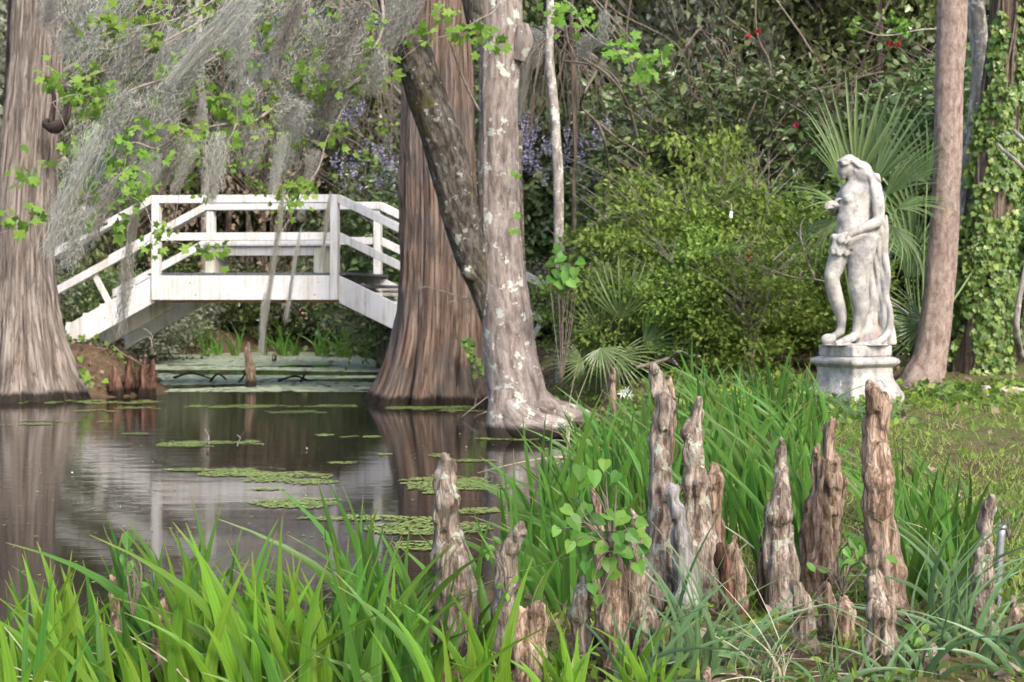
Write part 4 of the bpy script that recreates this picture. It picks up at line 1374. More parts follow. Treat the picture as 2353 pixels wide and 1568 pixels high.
def stems_mesh(name, mat, n, height, spread, r0, seed, fork=2):
    rr = random.Random(seed)
    parts = []
    for i in range(n):
        a = rr.uniform(0, 6.28)
        sp = spread * rr.uniform(.3, 1)
        p = [[.1 * math.cos(a) * rr.random(), .1 * math.sin(a) * rr.random(), -.15, r0]]
        for k in range(1, 6):
            f = k / 5
            p.append([sp * f ** 1.3 * math.cos(a) + rr.gauss(0, .05 * height * f), sp * f ** 1.3 * math.sin(a) + rr.gauss(0, .05 * height * f), height * f, r0 * (1 - .8 * f)])
        parts.append(tube_arrays(p, 6, 14))
        for q in range(fork):
            b = p[rr.randint(2, 4)]
            a2 = a + rr.uniform(-1.4, 1.4)
            ln = height * rr.uniform(.25, .5)
            e = [b, [b[0] + ln * .5 * math.cos(a2), b[1] + ln * .5 * math.sin(a2), b[2] + ln * .35, b[3] * .6], [b[0] + ln * math.cos(a2), b[1] + ln * math.sin(a2), b[2] + ln * .6, b[3] * .25]]
            parts.append(tube_arrays(e, 5, 7))
    V, F, uv = join_arrays(parts)
    return mesh_from(name, V, F, mat, uv=uv)


KINDS = {}


def kind(key, crowns, stems):
    KINDS[key] = (crowns, stems)


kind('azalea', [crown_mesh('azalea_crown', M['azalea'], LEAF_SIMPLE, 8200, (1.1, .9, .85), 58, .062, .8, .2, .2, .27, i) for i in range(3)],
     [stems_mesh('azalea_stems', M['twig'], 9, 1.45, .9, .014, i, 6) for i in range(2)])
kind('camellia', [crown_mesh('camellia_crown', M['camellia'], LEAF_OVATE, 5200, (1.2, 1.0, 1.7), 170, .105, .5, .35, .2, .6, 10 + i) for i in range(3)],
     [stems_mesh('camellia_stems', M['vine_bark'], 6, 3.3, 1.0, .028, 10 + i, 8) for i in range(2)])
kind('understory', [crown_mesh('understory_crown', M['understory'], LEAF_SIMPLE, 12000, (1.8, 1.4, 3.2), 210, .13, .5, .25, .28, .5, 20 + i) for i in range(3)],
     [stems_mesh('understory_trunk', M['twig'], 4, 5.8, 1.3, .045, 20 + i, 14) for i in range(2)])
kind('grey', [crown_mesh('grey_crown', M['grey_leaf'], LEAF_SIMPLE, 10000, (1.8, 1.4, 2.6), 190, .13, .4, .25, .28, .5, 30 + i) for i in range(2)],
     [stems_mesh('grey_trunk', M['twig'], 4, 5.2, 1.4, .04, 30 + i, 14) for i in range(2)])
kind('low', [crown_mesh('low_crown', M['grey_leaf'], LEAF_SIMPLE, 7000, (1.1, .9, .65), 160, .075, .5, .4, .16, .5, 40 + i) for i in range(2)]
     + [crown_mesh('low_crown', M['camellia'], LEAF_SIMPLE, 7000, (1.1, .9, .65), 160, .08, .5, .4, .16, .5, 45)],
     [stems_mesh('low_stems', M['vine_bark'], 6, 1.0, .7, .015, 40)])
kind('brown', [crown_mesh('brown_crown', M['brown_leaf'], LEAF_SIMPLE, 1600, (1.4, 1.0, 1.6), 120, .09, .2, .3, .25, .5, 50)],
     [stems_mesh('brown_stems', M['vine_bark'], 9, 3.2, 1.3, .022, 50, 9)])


def plant(key, name, label, cat, dx, d, sc, rz=None, group=None, ci=None, dz=0.0, sz=None, crown='crown', sunk=0.0):
    cr, st = KINDS[key]
    x = (dx - 1176.5) / FPX * d
    z = max(0.0, gz(x, d)) + dz
    o = empty(name, (x, d, z), rng.random() * 6.28 if rz is None else rz)
    o.scale = (sc, sc, sz if sz else sc)
    tag(o, label, cat, group)
    i = rng.integers(0, len(cr)) if ci is None else ci % len(cr)
    add(crown, cr[int(i)], o, (0, 0, -sunk))
    add('stems' if key in ('azalea', 'camellia', 'low', 'brown') else 'trunk', st[int(rng.integers(0, len(st)))], o)
    return o


# azaleas with fresh leaves, right of the maple
AZ = [('bright azalea nearest the lichen maple behind the palmetto', 1420, 15.6, .7, .95), ('tall bright azalea under the hanging vines', 1475, 15.2, 1.0, 1.28), ('fullest bright azalea left of the small white tag', 1605, 14.6, .95, 1.3),
      ('upright fresh green azalea with feathery top behind the white tag', 1690, 15.4, .75, 1.6), ('bright azalea between white tag and statue', 1790, 14.4, .95, 1.15), ('low bright azalea beside the pedestal', 1720, 13.2, .7, .8),
      ('low bright azalea at the foot of the hedge centre', 1590, 13.6, .75, .9), ('azalea half hidden behind the statue legs', 1890, 14.2, .8, .95),
      ('small azalea in front of the thin lichen trunk', 1440, 13.9, .6, .8)]
for i, (lab, dx, d, sc, sz) in enumerate(AZ):
    plant('azalea', 'azalea_shrub', lab, 'shrub', dx, d, sc, group='fresh green azalea hedge', ci=i, sz=sz)
# camellias behind
CM = [('dark camellia rising behind the feathery azalea', 1640, 17.6, 1.1), ('dark camellia with red blooms left of the palmetto', 1760, 17.2, 1.05), ('dark camellia behind the statue head', 1900, 16.6, .95), ('dark camellia between palmetto and pinkish trunk', 2060, 16.4, 1.0),
      ('dark camellia filling the gap right of the ivy trunk', 2330, 15.6, 1.1), ('dark camellia under the lilac wisteria right of the maple', 1345, 24.0, 1.2), ('dark camellia below the tangled vines', 1500, 19.5, .9), ('glossy dark camellia behind the azalea hedge centre', 1545, 19.2, 1.15),
      ('camellia behind the pinkish trunk', 2180, 17.4, 1.2), ('dark camellia behind the right bridge rail', 880, 26.5, 1.15), ('dark camellia close behind the red cypress', 1030, 24.5, 1.2), ('dark camellia just right of the maple trunk', 1225, 25.0, 1.3)]
for i, (lab, dx, d, sc) in enumerate(CM):
    plant('camellia', 'camellia_shrub', lab, 'shrub', dx, d, sc, group='dark camellias behind the hedge', ci=i)
# understory trees
UT = [('understory', 1300, 25, 1.0), ('grey', 1420, 27, 1.05), ('understory', 1560, 25.5, 1.05), ('grey', 1680, 24, 1.0), ('understory', 1800, 23, 1.0), ('understory', 1930, 22, .95), ('grey', 2040, 24, 1.0), ('understory', 2150, 22, 1.0), ('understory', 2290, 21, 1.0), ('grey', 2380, 19, .9),
      ('understory', 1180, 29, 1.05), ('grey', 1060, 33, 1.1), ('understory', 930, 36, 1.15), ('grey', 800, 38.5, 1.2), ('understory', 690, 39, 1.2), ('grey', 560, 40, 1.25), ('understory', 440, 39, 1.2), ('grey', 330, 38, 1.2), ('understory', 210, 36, 1.15), ('grey', 90, 33, 1.1),
      ('understory', -20, 30, 1.05), ('grey', 20, 25, .85), ('understory', 170, 29, .9), ('understory', 1390, 24.5, .95), ('understory', 1580, 21.5, .85), ('grey', 1655, 20.6, .8), ('understory', 1790, 20.2, .8), ('understory', 1985, 19.6, .8), ('understory', 2110, 19.4, .8), ('brown', 620, 37, 1.6), ('brown', 280, 33, 1.4), ('understory', 1400, 31, 1.2), ('understory', 1620, 31, 1.2), ('grey', 1850, 29, 1.2), ('understory', 2080, 28, 1.2), ('grey', 2250, 27, 1.2)]
HINT = {'understory': 'green leafed understory tree', 'grey': 'grey-green leafed understory tree', 'brown': 'bare brown thicket with few dry leaves'}


def where(dx):
    return ('at the far left beyond the left cypress' if dx < 130 else 'beyond the left bridge stairs' if dx < 300 else 'beyond the left half of the bridge' if dx < 520 else 'beyond the right half of the bridge' if dx < 790
            else 'beyond the red cypress' if dx < 1110 else 'beyond the lichen maple' if dx < 1320 else 'beyond the tangled vines' if dx < 1500 else 'beyond the azalea hedge' if dx < 1740 else 'beyond the camellias left of the statue' if dx < 1900
            else 'beyond the statue and palmetto' if dx < 2100 else 'beyond the pinkish trunk' if dx < 2220 else 'beyond the ivy-clad trunk')


for i, (k, dx, d, sc) in enumerate(UT):
    plant(k, 'thicket_shrub' if k == 'brown' else 'understory_tree', HINT[k] + ' ' + where(dx), 'shrub' if k == 'brown' else 'tree', dx, d, sc, group='understory trees of the wood', ci=i, sz=sc * (1.45 if dx < 1200 and k != 'brown' else 1.5))
# low shrubs on the far bank under and behind the bridge
LB = [(140, 27, 1.0, 0), (230, 25.5, 1.0, 2), (300, 28.5, 1.2, 1), (400, 34.5, 1.2, 0), (350, 31, 1.1, 2), (480, 36.5, 1.3, 2), (560, 36.8, 1.3, 0), (650, 36.6, 1.3, 2), (740, 36.6, 1.3, 1), (830, 36.2, 1.3, 2), (910, 34.5, 1.2, 0), (960, 31, 1.0, 2), (520, 38.5, 1.8, 0), (690, 38.3, 1.8, 0), (420, 37.5, 1.7, 2), (820, 37.8, 1.8, 1), (10, 23, 1.0, 0), (1130, 24.5, 1.0, 2), (1310, 22.5, 1.0, 0)]
for i, (dx, d, sc, ci) in enumerate(LB):
    plant('low', 'low_shrub', ('dark' if ci == 2 else 'grey-green') + ' low shrub on the bank ' + where(dx), 'shrub', dx, d, sc, group='low shrubs on the banks', ci=ci)

# blossom: red camellia blooms, pink azalea behind the bridge, lilac wisteria
bl_pos = rand_dirs(9, .2)
BLOOM = (np.vstack([np.array([[0, 0, 0]])] + [LEAF_HEART[0]]), [LEAF_HEART[1][0] + 1])


def bloom_mesh(name, mat, n=11, size=.05):
    d = rand_dirs(n, .5)
    return leaf_mesh(name, LEAF_HEART, d * size * .25, rot_from(d + .2 * rand_dirs(n), rand_dirs(n)), np.full(n, size), mat)


red_me = bloom_mesh('red_bloom', M['petal_red'])
for lab, dx, dy, d in (('red camellia bloom beside the pale trunk at upper right', 1719, 84, 16.2), ('smaller red camellia bloom right above the first', 1741, 74, 16.2), ('red bloom left of the palmetto top', 1829, 288, 15.6),
                       ('left of two red blooms near the pinkish trunk', 2044, 103, 15.4), ('right of two red blooms near the pinkish trunk', 2063, 101, 15.4), ('dark red bloom low in the azalea hedge', 1725, 588, 13.6)):
    tag(add('camellia_bloom', red_me, None, tuple(P(dx, dy, d)), (rng.random() * 3, rng.random() * 3, 0), (.68,) * 3), lab, 'flower', 'red blooms')
pink_me = bloom_mesh('pink_bloom', M['petal_pink'], 9, .07)
pinks = [(860, 560, 33), (875, 575, 33), (845, 590, 33.5), (905, 545, 33), (895, 600, 32.5), (855, 630, 33), (915, 570, 32), (835, 545, 33.4), (800, 640, 33.6), (820, 610, 33.6), (650, 700, 35), (700, 715, 35), (905, 640, 32), (770, 600, 35)]
pk = leaf_mesh('pink_blossom', LEAF_HEART, np.vstack([P(a + rng.normal() * 14, b + rng.normal() * 14, d - .8) for a, b, d in pinks for _ in range(5)]), rot_from(rand_dirs(70), rand_dirs(70)), np.full(70, .07), M['petal_pink'])
tag(add('pink_blossom', pk), 'scattered pink azalea blossom on the dark shrubs behind the right bridge rail', 'blossom', kind='stuff')


def raceme_mesh(seed):
    n = 42
    f = rng.random(n)
    r = .055 * (1 - f) ** .6 + .008
    a = rng.random(n) * 6.28
    pos = np.stack([r * np.cos(a), r * np.sin(a), -f * .34], -1)
    d = np.stack([np.cos(a), np.sin(a), -.4 + 0 * a], -1)
    return leaf_mesh('raceme', LEAF_SIMPLE, pos, rot_from(d, rand_dirs(n)), .05 * (.7 + .6 * rng.random(n)), M['petal_purple'])


RAC = [raceme_mesh(i) for i in range(3)]
WI = {'left': ('wisteria with lilac racemes left of the red cypress', [(800, 250), (815, 225), (835, 235), (880, 330), (890, 310), (905, 345), (815, 370), (822, 390), (885, 375), (900, 395), (870, 400), (895, 360), (915, 360), (800, 340), (840, 320), (915, 400), (805, 215), (780, 245)], 24.0),
      'right': ('wisteria with lilac racemes behind the thin lichen trunk', [(1195, 270), (1205, 300), (1215, 320), (1230, 290), (1240, 270), (1225, 255), (1195, 320), (1330, 310), (1345, 335), (1355, 300), (1320, 350), (1305, 290), (1375, 285), (1390, 255), (1410, 290), (1210, 345), (1240, 330), (1250, 380), (1425, 260), (1360, 260), (1300, 330), (1230, 360)], 19.0),
      'top': ('lilac wisteria wisps far up right behind the hedge', [(1745, 300), (1735, 320), (1470, 270), (1510, 285), (1655, 270), (1720, 330), (1660, 300)], 19.5)}
for k, (lab, pts, d) in WI.items():
    c = P(np.mean([p[0] for p in pts]), 100, d)
    o = empty('wisteria_vine', tuple(c))
    tag(o, lab, 'vine', 'lilac wisteria')
    st = []
    pts = pts + [(a + rng.normal() * 22, b + rng.normal() * 22) for a, b in pts]
    hi = P(np.mean([p[0] for p in pts]), 60, d) - c
    for i, (dx, dy) in enumerate(pts):
        p = P(dx, dy, d + rng.normal() * .5) - c
        rc = add('raceme', RAC[i % 3], o, tuple(p), (rng.normal() * .15, rng.normal() * .15, rng.random() * 6), (d / 26.0 * rng.uniform(.7, 1.2),) * 3)
        rc['kind'] = 'stuff'
        st.append([[hi[0] + rng.normal() * .2, hi[1], hi[2], .012], [(hi[0] + p[0]) / 2 + rng.normal() * .15, p[1], (hi[2] + p[2]) / 2 + .2, .008], [p[0], p[1], p[2], .004]])
    tubes('stem', st, M['vine_bark'], o, 5, None, 8)

# the wood beyond, one mass
n = 80000
x = rng.uniform(-34, 34, n)
y = 47 + 14 * rng.random(n) ** .7
z = 16.5 * rng.random(n) ** .9
cl = vnoise(np.stack([x * .45, y * .3, z * .5], -1), 91)
keep = cl > -.8
pos = np.stack([x, y, z], -1)[keep]
n = len(pos)
woods = add('far_wood', leaf_mesh('far_wood', LEAF_SIMPLE, pos, rot_from(rand_dirs(n), rand_dirs(n, .8)), .44 * (.6 + .8 * rng.random(n)), M['wood_leaf'], np.clip(.5 + .5 * cl[keep] + rng.normal(size=n) * .2, 0, 1)))
tag(woods, 'dense far wood filling the view behind all trees', 'woodland', kind='stuff')
n = 26000
x = rng.uniform(4, 34, n)
y = 24 + (x - 4) * .1 + 10 * rng.random(n)
z = 13 * rng.random(n)
pos = np.stack([x, y, z], -1)
cl = vnoise(np.stack([x * .5, y * .3, z * .6], -1), 92)
woods2 = add('far_wood', leaf_mesh('far_wood', LEAF_SIMPLE, pos, rot_from(rand_dirs(n), rand_dirs(n, .8)), .36 * (.6 + .8 * rng.random(n)), M['wood_leaf'], np.clip(.5 + .5 * cl + rng.normal(size=n) * .2, 0, 1)))
tag(woods2, 'dense far wood behind the statue and right hand trunks', 'woodland', kind='stuff')


# ------------------------------------------------------------------ palmettos
def frond_mesh(seed, nl=26, spread=2.5, ln=.85, droop=.25, fuse=.33, w=.045):
    rr = random.Random(seed)
    V, F, rn, uvs = [], [], [], []
    for i in range(nl):
        a = -spread / 2 + spread * i / (nl - 1) + rr.uniform(-.02, .02)
        L = ln * (1 - .28 * abs(a / (spread / 2)) ** 2) * rr.uniform(.9, 1.06)
        da = spread / (nl - 1)
        b0 = len(V)
        segs = 6
        dr = droop * rr.uniform(.5, 1.6)
        for k in range(segs + 1):
            f = k / segs
            r = L * f
            half = min(r * da * .55, w * .5) if f < fuse else w * .5 * (1 - ((f - fuse) / (1 - fuse)) ** 2.2)
            half = max(half, .001)
            zc = -dr * max(0, f - .35) ** 2 * L * 1.6
            for sgn, fold in ((-1, .35), (0, 0), (1, .35)):
                V.append([r * math.sin(a) + sgn * half * math.cos(a), r * math.cos(a) - sgn * half * math.sin(a), zc + fold * half + .05 * math.cos(a * 1.2) * f * 0])
                uvs.append([.5 + .5 * sgn * .05 + i, .1 + f * .8])
        rv = rr.random()
        for k in range(segs):
            q = b0 + 3 * k
            F += [[q, q + 1, q + 4, q + 3], [q + 1, q + 2, q + 5, q + 4]]
            rn += [rv, rv]
    V = np.array(V)
    # the fan is cupped
    V[:, 2] += .25 * V[:, 0] ** 2
    return mesh_from('frond_blade', V, np.array(F), M['palm'], smooth=False, rnd=rn, uv=uvs)


FROND = [frond_mesh(i, (11, 12, 14, 16, 17)[i], (1.25, 1.5, 1.9, 2.3, 2.5)[i], .85, .1 + .14 * i, .18, (.036, .034, .032, .03, .03)[i]) for i in range(5)]


def palmetto(label, base, fronds, d):
    """fronds: (hub dx, hub dy, depth offset, direction angle in the picture, tilt away, roll, size, mesh)"""
    b = P(base[0], base[1], d)
    b[2] = gz(b[0], b[1])
    o = empty('palmetto', tuple(b))
    tag(o, label, 'palm', 'palmettos on the right bank')
    tubes('stem', [[[0, 0, -.1, .07], [.02, 0, .2, .085], [0, .02, .42, .07]]], M['vine_bark'], o, 10, None, 10)
    for (dx, dy, dd, ang, tilt, roll, size, mi) in fronds:
        h = P(dx, dy, d + dd)
        a = math.radians(ang)
        dirv = np.array([math.sin(a), 0, math.cos(a)])
        tl = math.radians(tilt)
        dirv = dirv * math.cos(tl) + np.array([0, -1, 0]) * math.sin(tl)
        up = np.array([0, -1.0, .25])
        R = rot_from(dirv[None], up[None], np.array([math.radians(roll)]))[0]
        mo = add('frond', FROND[mi % 5], o)
        mo.matrix_local = Matrix.Translation(Vector(h - b)) @ Matrix(R.tolist()).to_4x4() @ Matrix.Scale(size, 4)
        mid = (h - b) * .5 + np.array([0, .05, .12])
        tube('petiole', [[0, 0, .35, .014], [*mid, .011], [*(h - b), .008]], M['palm_stalk'], o, 6, 12)
    return o


M['palm_stalk'] = plain_mat('palm_stalk', (.10, .15, .05), (.20, .26, .10), 20, .5, .4)
palmetto('large palmetto fanning up behind the statue', (1985, 830), [(1968, 415, .1, -2, 8, 20, 1.06, 0), (1945, 440, .0, -24, 14, -48, .98, 0), (2005, 430, .05, 17, 10, 48, 1.05, 0), (2035, 450, .0, 40, 16, 58, .85, 1), (1935, 480, -.2, -62, 20, -58, .66, 2),
                                                                    (1925, 510, -.15, -118, 16, -55, .62, 3), (2060, 480, -.1, 74, 18, 58, .62, 2), (2050, 520, .1, 140, 20, 50, .7, 3), (1985, 440, .4, 4, 0, 62, .95, 1)], 12.1)
palmetto('palmetto between the statue and the pinkish trunk', (2120, 850), [(2130, 420, .1, -30, 10, 10, .85, 1), (2105, 520, 0, -60, 16, 20, .95, 2), (2095, 610, -.1, -20, 14, -10, .85, 0), (2120, 735, -.1, -95, 16, 10, .7, 3), (2120, 745, -.15, -150, 16, 10, .65, 4), (2080, 640, .2, 30, 10, 30, .8, 1), (2300, 520, .9, 20, 10, 0, .8, 1), (2075, 560, .3, -90, 10, 0, .8, 0)], 13.0)
palmetto('low palmetto right of the lichen maple', (1400, 850), [(1425, 735, 0, 2, 22, 0, .72, 2), (1380, 760, .2, -30, 24, 10, .55, 3), (1480, 790, -.1, 62, 26, 0, .66, 3), (1340, 830, -.1, -100, 30, 0, .45, 4), (1380, 800, -.3, 160, 40, 0, .55, 4), (1520, 760, .4, 36, 20, 0, .62, 1), (1420, 820, -.3, 110, 36, 0, .55, 3), (1370, 700, .5, 20, 10, 10, .55, 0)], 13.6)


# ------------------------------------------------------------------ maple branches with young leaves
def interp_branch(rows, d0, d1):
    n = len(rows)
    return [P(r[0], r[1], d0 + (d1 - d0) * i / (n - 1)) for i, r in enumerate(rows)]


BR = [([(925, 60), (900, 105), (787, 208), (672, 222), (585, 279), (545, 281), (437, 302), (356, 343), (295, 385)], 12.6, 10.6, .022),
      ([(900, -40), (760, -30), (640, 20), (480, 140), (316, 202), (249, 228), (170, 218), (110, 240)], 12.4, 10.4, .02),
      ([(870, -90), (700, -80), (480, 40), (370, 100), (259, 155), (215, 171), (148, 191), (118, 180)], 12.4, 10.8, .016),
      ([(870, -100), (640, -110), (520, -20), (420, 40), (289, 67), (205, 88), (150, 80)], 12.4, 11.2, .014),
      ([(905, 90), (830, 185), (790, 249), (750, 323), (735, 380), (706, 430), (655, 520), (640, 545)], 12.5, 11.2, .012),
      ([(356, 343), (300, 330), (285, 395), (283, 447), (242, 500), (225, 520)], 10.8, 10.4, .007),
      ([(295, 385), (220, 445), (130, 480), (84, 508), (20, 530), (-20, 540)], 10.6, 10.2, .007),
      ([(1170, -60), (1260, -30), (1295, 0), (1319, 20), (1352, 77), (1410, 114), (1463, 144), (1530, 150)], 12.6, 11.0, .013),
      ([(1102, 257), (1067, 188), (1033, 91), (1013, 0), (1000, -80)], 12.7, 12.2, .014),
      ([(1160, -50), (1140, 20), (1100, 45), (1050, 75), (980, 95), (930, 130)], 12.5, 12.0, .01),
      ([(860, -60), (880, 20), (872, 88), (840, 120), (790, 135), (730, 190)], 12.2, 11.6, .02),
      ([(700, -80), (690, 60), (620, 120), (560, 130), (480, 190), (420, 250)], 12.0, 11.4, .009),
      ([(545, 281), (520, 330), (470, 365), (420, 420), (400, 520), (380, 560)], 11.2, 10.9, .006),
      ([(283, 447), (330, 470), (365, 540), (470, 575)], 10.4, 10.2, .005)]
CLUST = [(290, 25, 1.1), (315, 85, 1.2), (335, 70, 1), (235, 60, .8), (225, 215, 1.3), (200, 205, 1.2), (250, 250, 1.2), (235, 285, 1.2), (120, 170, 1), (140, 185, .9), (55, 400, .9), (90, 385, 1), (40, 500, 1), (15, 490, .9), (235, 320, 1), (262, 360, 1), (285, 350, 1), (165, 340, .8),
         (405, 295, 1), (380, 290, .9), (520, 245, 1.3), (560, 255, 1.3), (600, 230, 1.2), (545, 235, 1.2), (500, 300, .9), (470, 310, .9), (690, 145, .9), (705, 200, 1.1), (715, 170, 1), (740, 190, 1), (690, 90, 1), (730, 60, .9), (845, 160, 1.2), (815, 168, 1.2), (470, 360, .8), (310, 440, .8), (270, 395, .9),
         (255, 500, 1.1), (230, 510, .9), (295, 460, .7), (385, 530, .8), (350, 560, .8), (470, 575, .9), (490, 580, .8), (655, 460, .8), (670, 470, .9), (690, 440, .8), (720, 430, .8), (785, 330, .8), (760, 300, .7), (650, 500, .7), (620, 370, .7), (580, 60, .8), (600, 90, .8), (550, 110, .8), (420, 130, .8), (395, 160, .8),
         (430, 55, .7), (480, 20, .8), (370, 25, .8), (180, 55, .7), (640, 300, .7), (330, 300, .8), (300, 260, .7), (360, 240, .7), (420, 215, .7), (480, 190, .7), (640, 30, .8), (780, 20, .8), (560, 320, .8), (440, 350, .7), (390, 390, .7), (330, 380, .8), (210, 400, .8), (180, 440, .8), (670, 320, .6), (720, 260, .6),
         (1000, 72, 1.1), (1080, 55, 1.2), (1105, 102, 1.2), (1130, 95, 1), (1060, 72, .9), (1290, 15, 1.1), (1305, 60, 1.1), (1340, 20, .9), (1410, 95, 1.1), (1440, 130, 1.1), (1500, 138, 1.2), (1520, 120, .9), (1380, 60, .8), (1020, 25, .8), (960, 90, .9), (870, 50, .9), (900, 120, .8)]
CLUST += [(float(rng.uniform(140, 900)), float(rng.uniform(-20, 440)), float(rng.uniform(.45, .75))) for _ in range(65)]
branch_pts = []
for rows, d0, d1, r in BR:
    pts = interp_branch(rows, d0, d1)
    ctrl = [[*p, max(.0022, r * (1 - .85 * i / (len(pts) - 1)))] for i, p in enumerate(pts)]
    tube('branch', ctrl, M['twig'], maple, 6, len(ctrl) * 5, None, oP)
    branch_pts.append(spline(np.array(pts), 60))
leaf_sets = [[] for _ in BR]
twigs = [[] for _ in BR]
for (dx, dy, s) in CLUST:
    best = (1e9, 0, 0)
    for bi, bp_ in enumerate(branch_pts):
        px = 1176.5 + bp_[:, 0] / bp_[:, 1] * FPX
        py = HOR - (bp_[:, 2] - CAM_H) / bp_[:, 1] * FPX
        q = (px - dx) ** 2 + (py - dy) ** 2
        k = int(q.argmin())
        if q[k] < best[0]:
            best = (q[k], bi, k)
    _, bi, k = best
    anchor = branch_pts[bi][k]
    c = P(dx, dy, anchor[1] + rng.normal() * .08)
    twigs[bi].append([[*anchor, .0032], [*((anchor + c) / 2 + np.array([0, 0, .04])), .0026], [*c, .0015]])
    leaf_sets[bi].append((c, s))
for bi, ls in enumerate(leaf_sets):
    if not ls:
        continue
    pos, dirs, sc = [], [], []
    for c, s in ls:
        n = int(rng.integers(9, 15))
        o = rng.normal(size=(n, 3)) * np.array([.062, .05, .04]) * s
        pos.append(c + o)
        d = o * 9 + rng.normal(size=(n, 3)) * .45
        d[:, 2] -= .35
        d[:, 0] -= .25
        dirs.append(d)
        sc.append(.10 * s * (.65 + .6 * rng.random(n)))
    pos, dirs, sc = np.vstack(pos), np.vstack(dirs), np.concatenate(sc)
    up = rand_dirs(len(pos), .9)
    up[:, 1] -= 1.0
    fo = add('foliage', leaf_mesh('foliage', LEAF_MAPLE, pos - oP, rot_from(dirs, up), sc, M['maple_leaf'], smooth=False), maple)
    fo['kind'] = 'stuff'
    V, F, uv = join_arrays([tube_arrays(q, 4, 6) for q in twigs[bi]])
    add('twigs', mesh_from('twigs', V - oP, F, M['twig'], uv=uv), maple)['kind'] = 'stuff'
# a few leaves on the maple trunk
pos = np.vstack([P(dx, dy, 12.7) for dx, dy in ((1183, 395), (1192, 398), (1188, 488), (1180, 525), (1186, 528), (1190, 492))])
fo = add('foliage', leaf_mesh('foliage', LEAF_IVY, pos - oP, rot_from(rand_dirs(6) * .4 + np.array([0, -.2, -.6]), np.tile([0, -1.0, .3], (6, 1))), np.full(6, .075), M['maple_leaf']), maple)
fo['kind'] = 'stuff'
# thin leafy branch of the grey stem, upper right
rows = [(2228, 60), (2170, 66), (2113, 69), (2060, 80), (2019, 81), (1985, 70), (1955, 55)]
pts = interp_branch(rows, 14.2, 12.2)
tube('branch', [[*p, .010 * (1 - .8 * i / 6)] for i, p in enumerate(pts)], M['grey_bark'], grey_t, 6, 30, None, oG)
cl = [(1958, 48), (1968, 62), (2080, 45), (2062, 66), (2088, 60), (2050, 40), (2075, 75), (2050, 30)]
pos = np.vstack([P(a + rng.normal() * 8, b + rng.normal() * 6, 12.1) for a, b in cl for _ in range(6)])
fo = add('foliage', leaf_mesh('foliage', LEAF_MAPLE, pos - oG, rot_from(rand_dirs(48) * .8 + np.array([-.2, -.1, -.4]), rand_dirs(48, .8)), .07 * (.6 + .6 * rng.random(48)), M['maple_leaf']), grey_t)
fo['kind'] = 'stuff'


# ------------------------------------------------------------------ spanish moss
def moss_mesh(seed, L=1.2, W=.085, n=300, mat=None, segs=13, tail=.5):
    """a beard of thin curly strands, full at the top and running out in wisps"""
    r = np.random.default_rng(seed)
    t = np.linspace(0, 1, segs + 1)
    z0 = -L * .75 * r.random(n) ** 1.4
    env = 1 - (-z0 / L) ** 1.5
    ln = np.minimum(L * (.2 + .5 * r.random(n)), L + z0)
    rad = W * .75 * np.abs(r.normal(size=n)) * (.2 + .8 * env)
    ang = r.random(n) * 6.28
    core = vnoise(np.stack([z0 * 3.1, 0 * z0, 0 * z0 + seed], -1), seed) * W * .5
    base = np.stack([rad * np.cos(ang) + core, rad * np.sin(ang), z0], -1)
    kink = r.normal(size=(n, segs + 1, 3)) * np.array([.015, .015, .008])
    walk = np.cumsum(kink, 1) * .62 + kink * .35
    conv = (1 - .4 * t)[None, :, None]
    pts = base[:, None, :] * np.concatenate([np.repeat(conv, 2, 2), np.ones_like(conv)], 2) + walk
    pts[..., 2] -= t[None] * ln[:, None]
    side = r.normal(size=(n, 1, 3))
    side[..., 2] *= .3
    side /= np.linalg.norm(side, axis=-1)[..., None]
    w = (.0025 * (1 - .6 * t))[None, :, None]
    a, b = pts - side * w, pts + side * w
    V = np.stack([a, b], 2).reshape(-1, 3)
    k = segs + 1
    q = (np.arange(n) * k * 2)[:, None] + (np.arange(segs) * 2)[None]
    F = np.stack([q, q + 1, q + 3, q + 2], -1).reshape(-1, 4)
    rn = np.repeat(r.random(n), segs)
    return mesh_from('spanish_moss', V, F, mat or M['moss'], smooth=False, rnd=rn)


MOSS = [moss_mesh(1, 1.2, .09, 260), moss_mesh(2, 1.2, .07, 210), moss_mesh(3, 1.3, .12, 360), moss_mesh(4, 1.0, .06, 230), moss_mesh(5, 1.0, .05, 210, M['moss_dark']), moss_mesh(6, 1.2, .09, 220, M['moss_dark']), moss_mesh(7, 1.5, .2, 200, None, 15), moss_mesh(8, 1.5, .2, 180, None, 15)]


def moss(label, dx0, dy0, dx1, dy1, d, width, vi, group='Spanish moss hanging from the maple branches'):
    a, b = P(dx0, dy0, d), P(dx1, dy1, d)
    v = b - a
    L = np.linalg.norm(v)
    base_L = (1.2, 1.2, 1.3, 1.0, 1.0, 1.2, 1.5, 1.5)[vi]
    base_W = (.09, .07, .12, .06, .05, .09, .2, .2)[vi]
    o = add('spanish_moss', MOSS[vi], None, tuple(a))
    ang = math.atan2(-v[0], -v[2])
    w = width / FPX * d / (base_W * 2)
    o.rotation_euler = Euler((0, ang, 0))
    o.matrix_world = Matrix.Translation(Vector(a)) @ Matrix.Rotation(ang, 4, 'Y') @ Matrix.Rotation(rng.random() * 6.28, 4, 'Z') @ Matrix.Diagonal((w, w, L / base_L, 1))
    tag(o, label, 'moss', group)
    return o


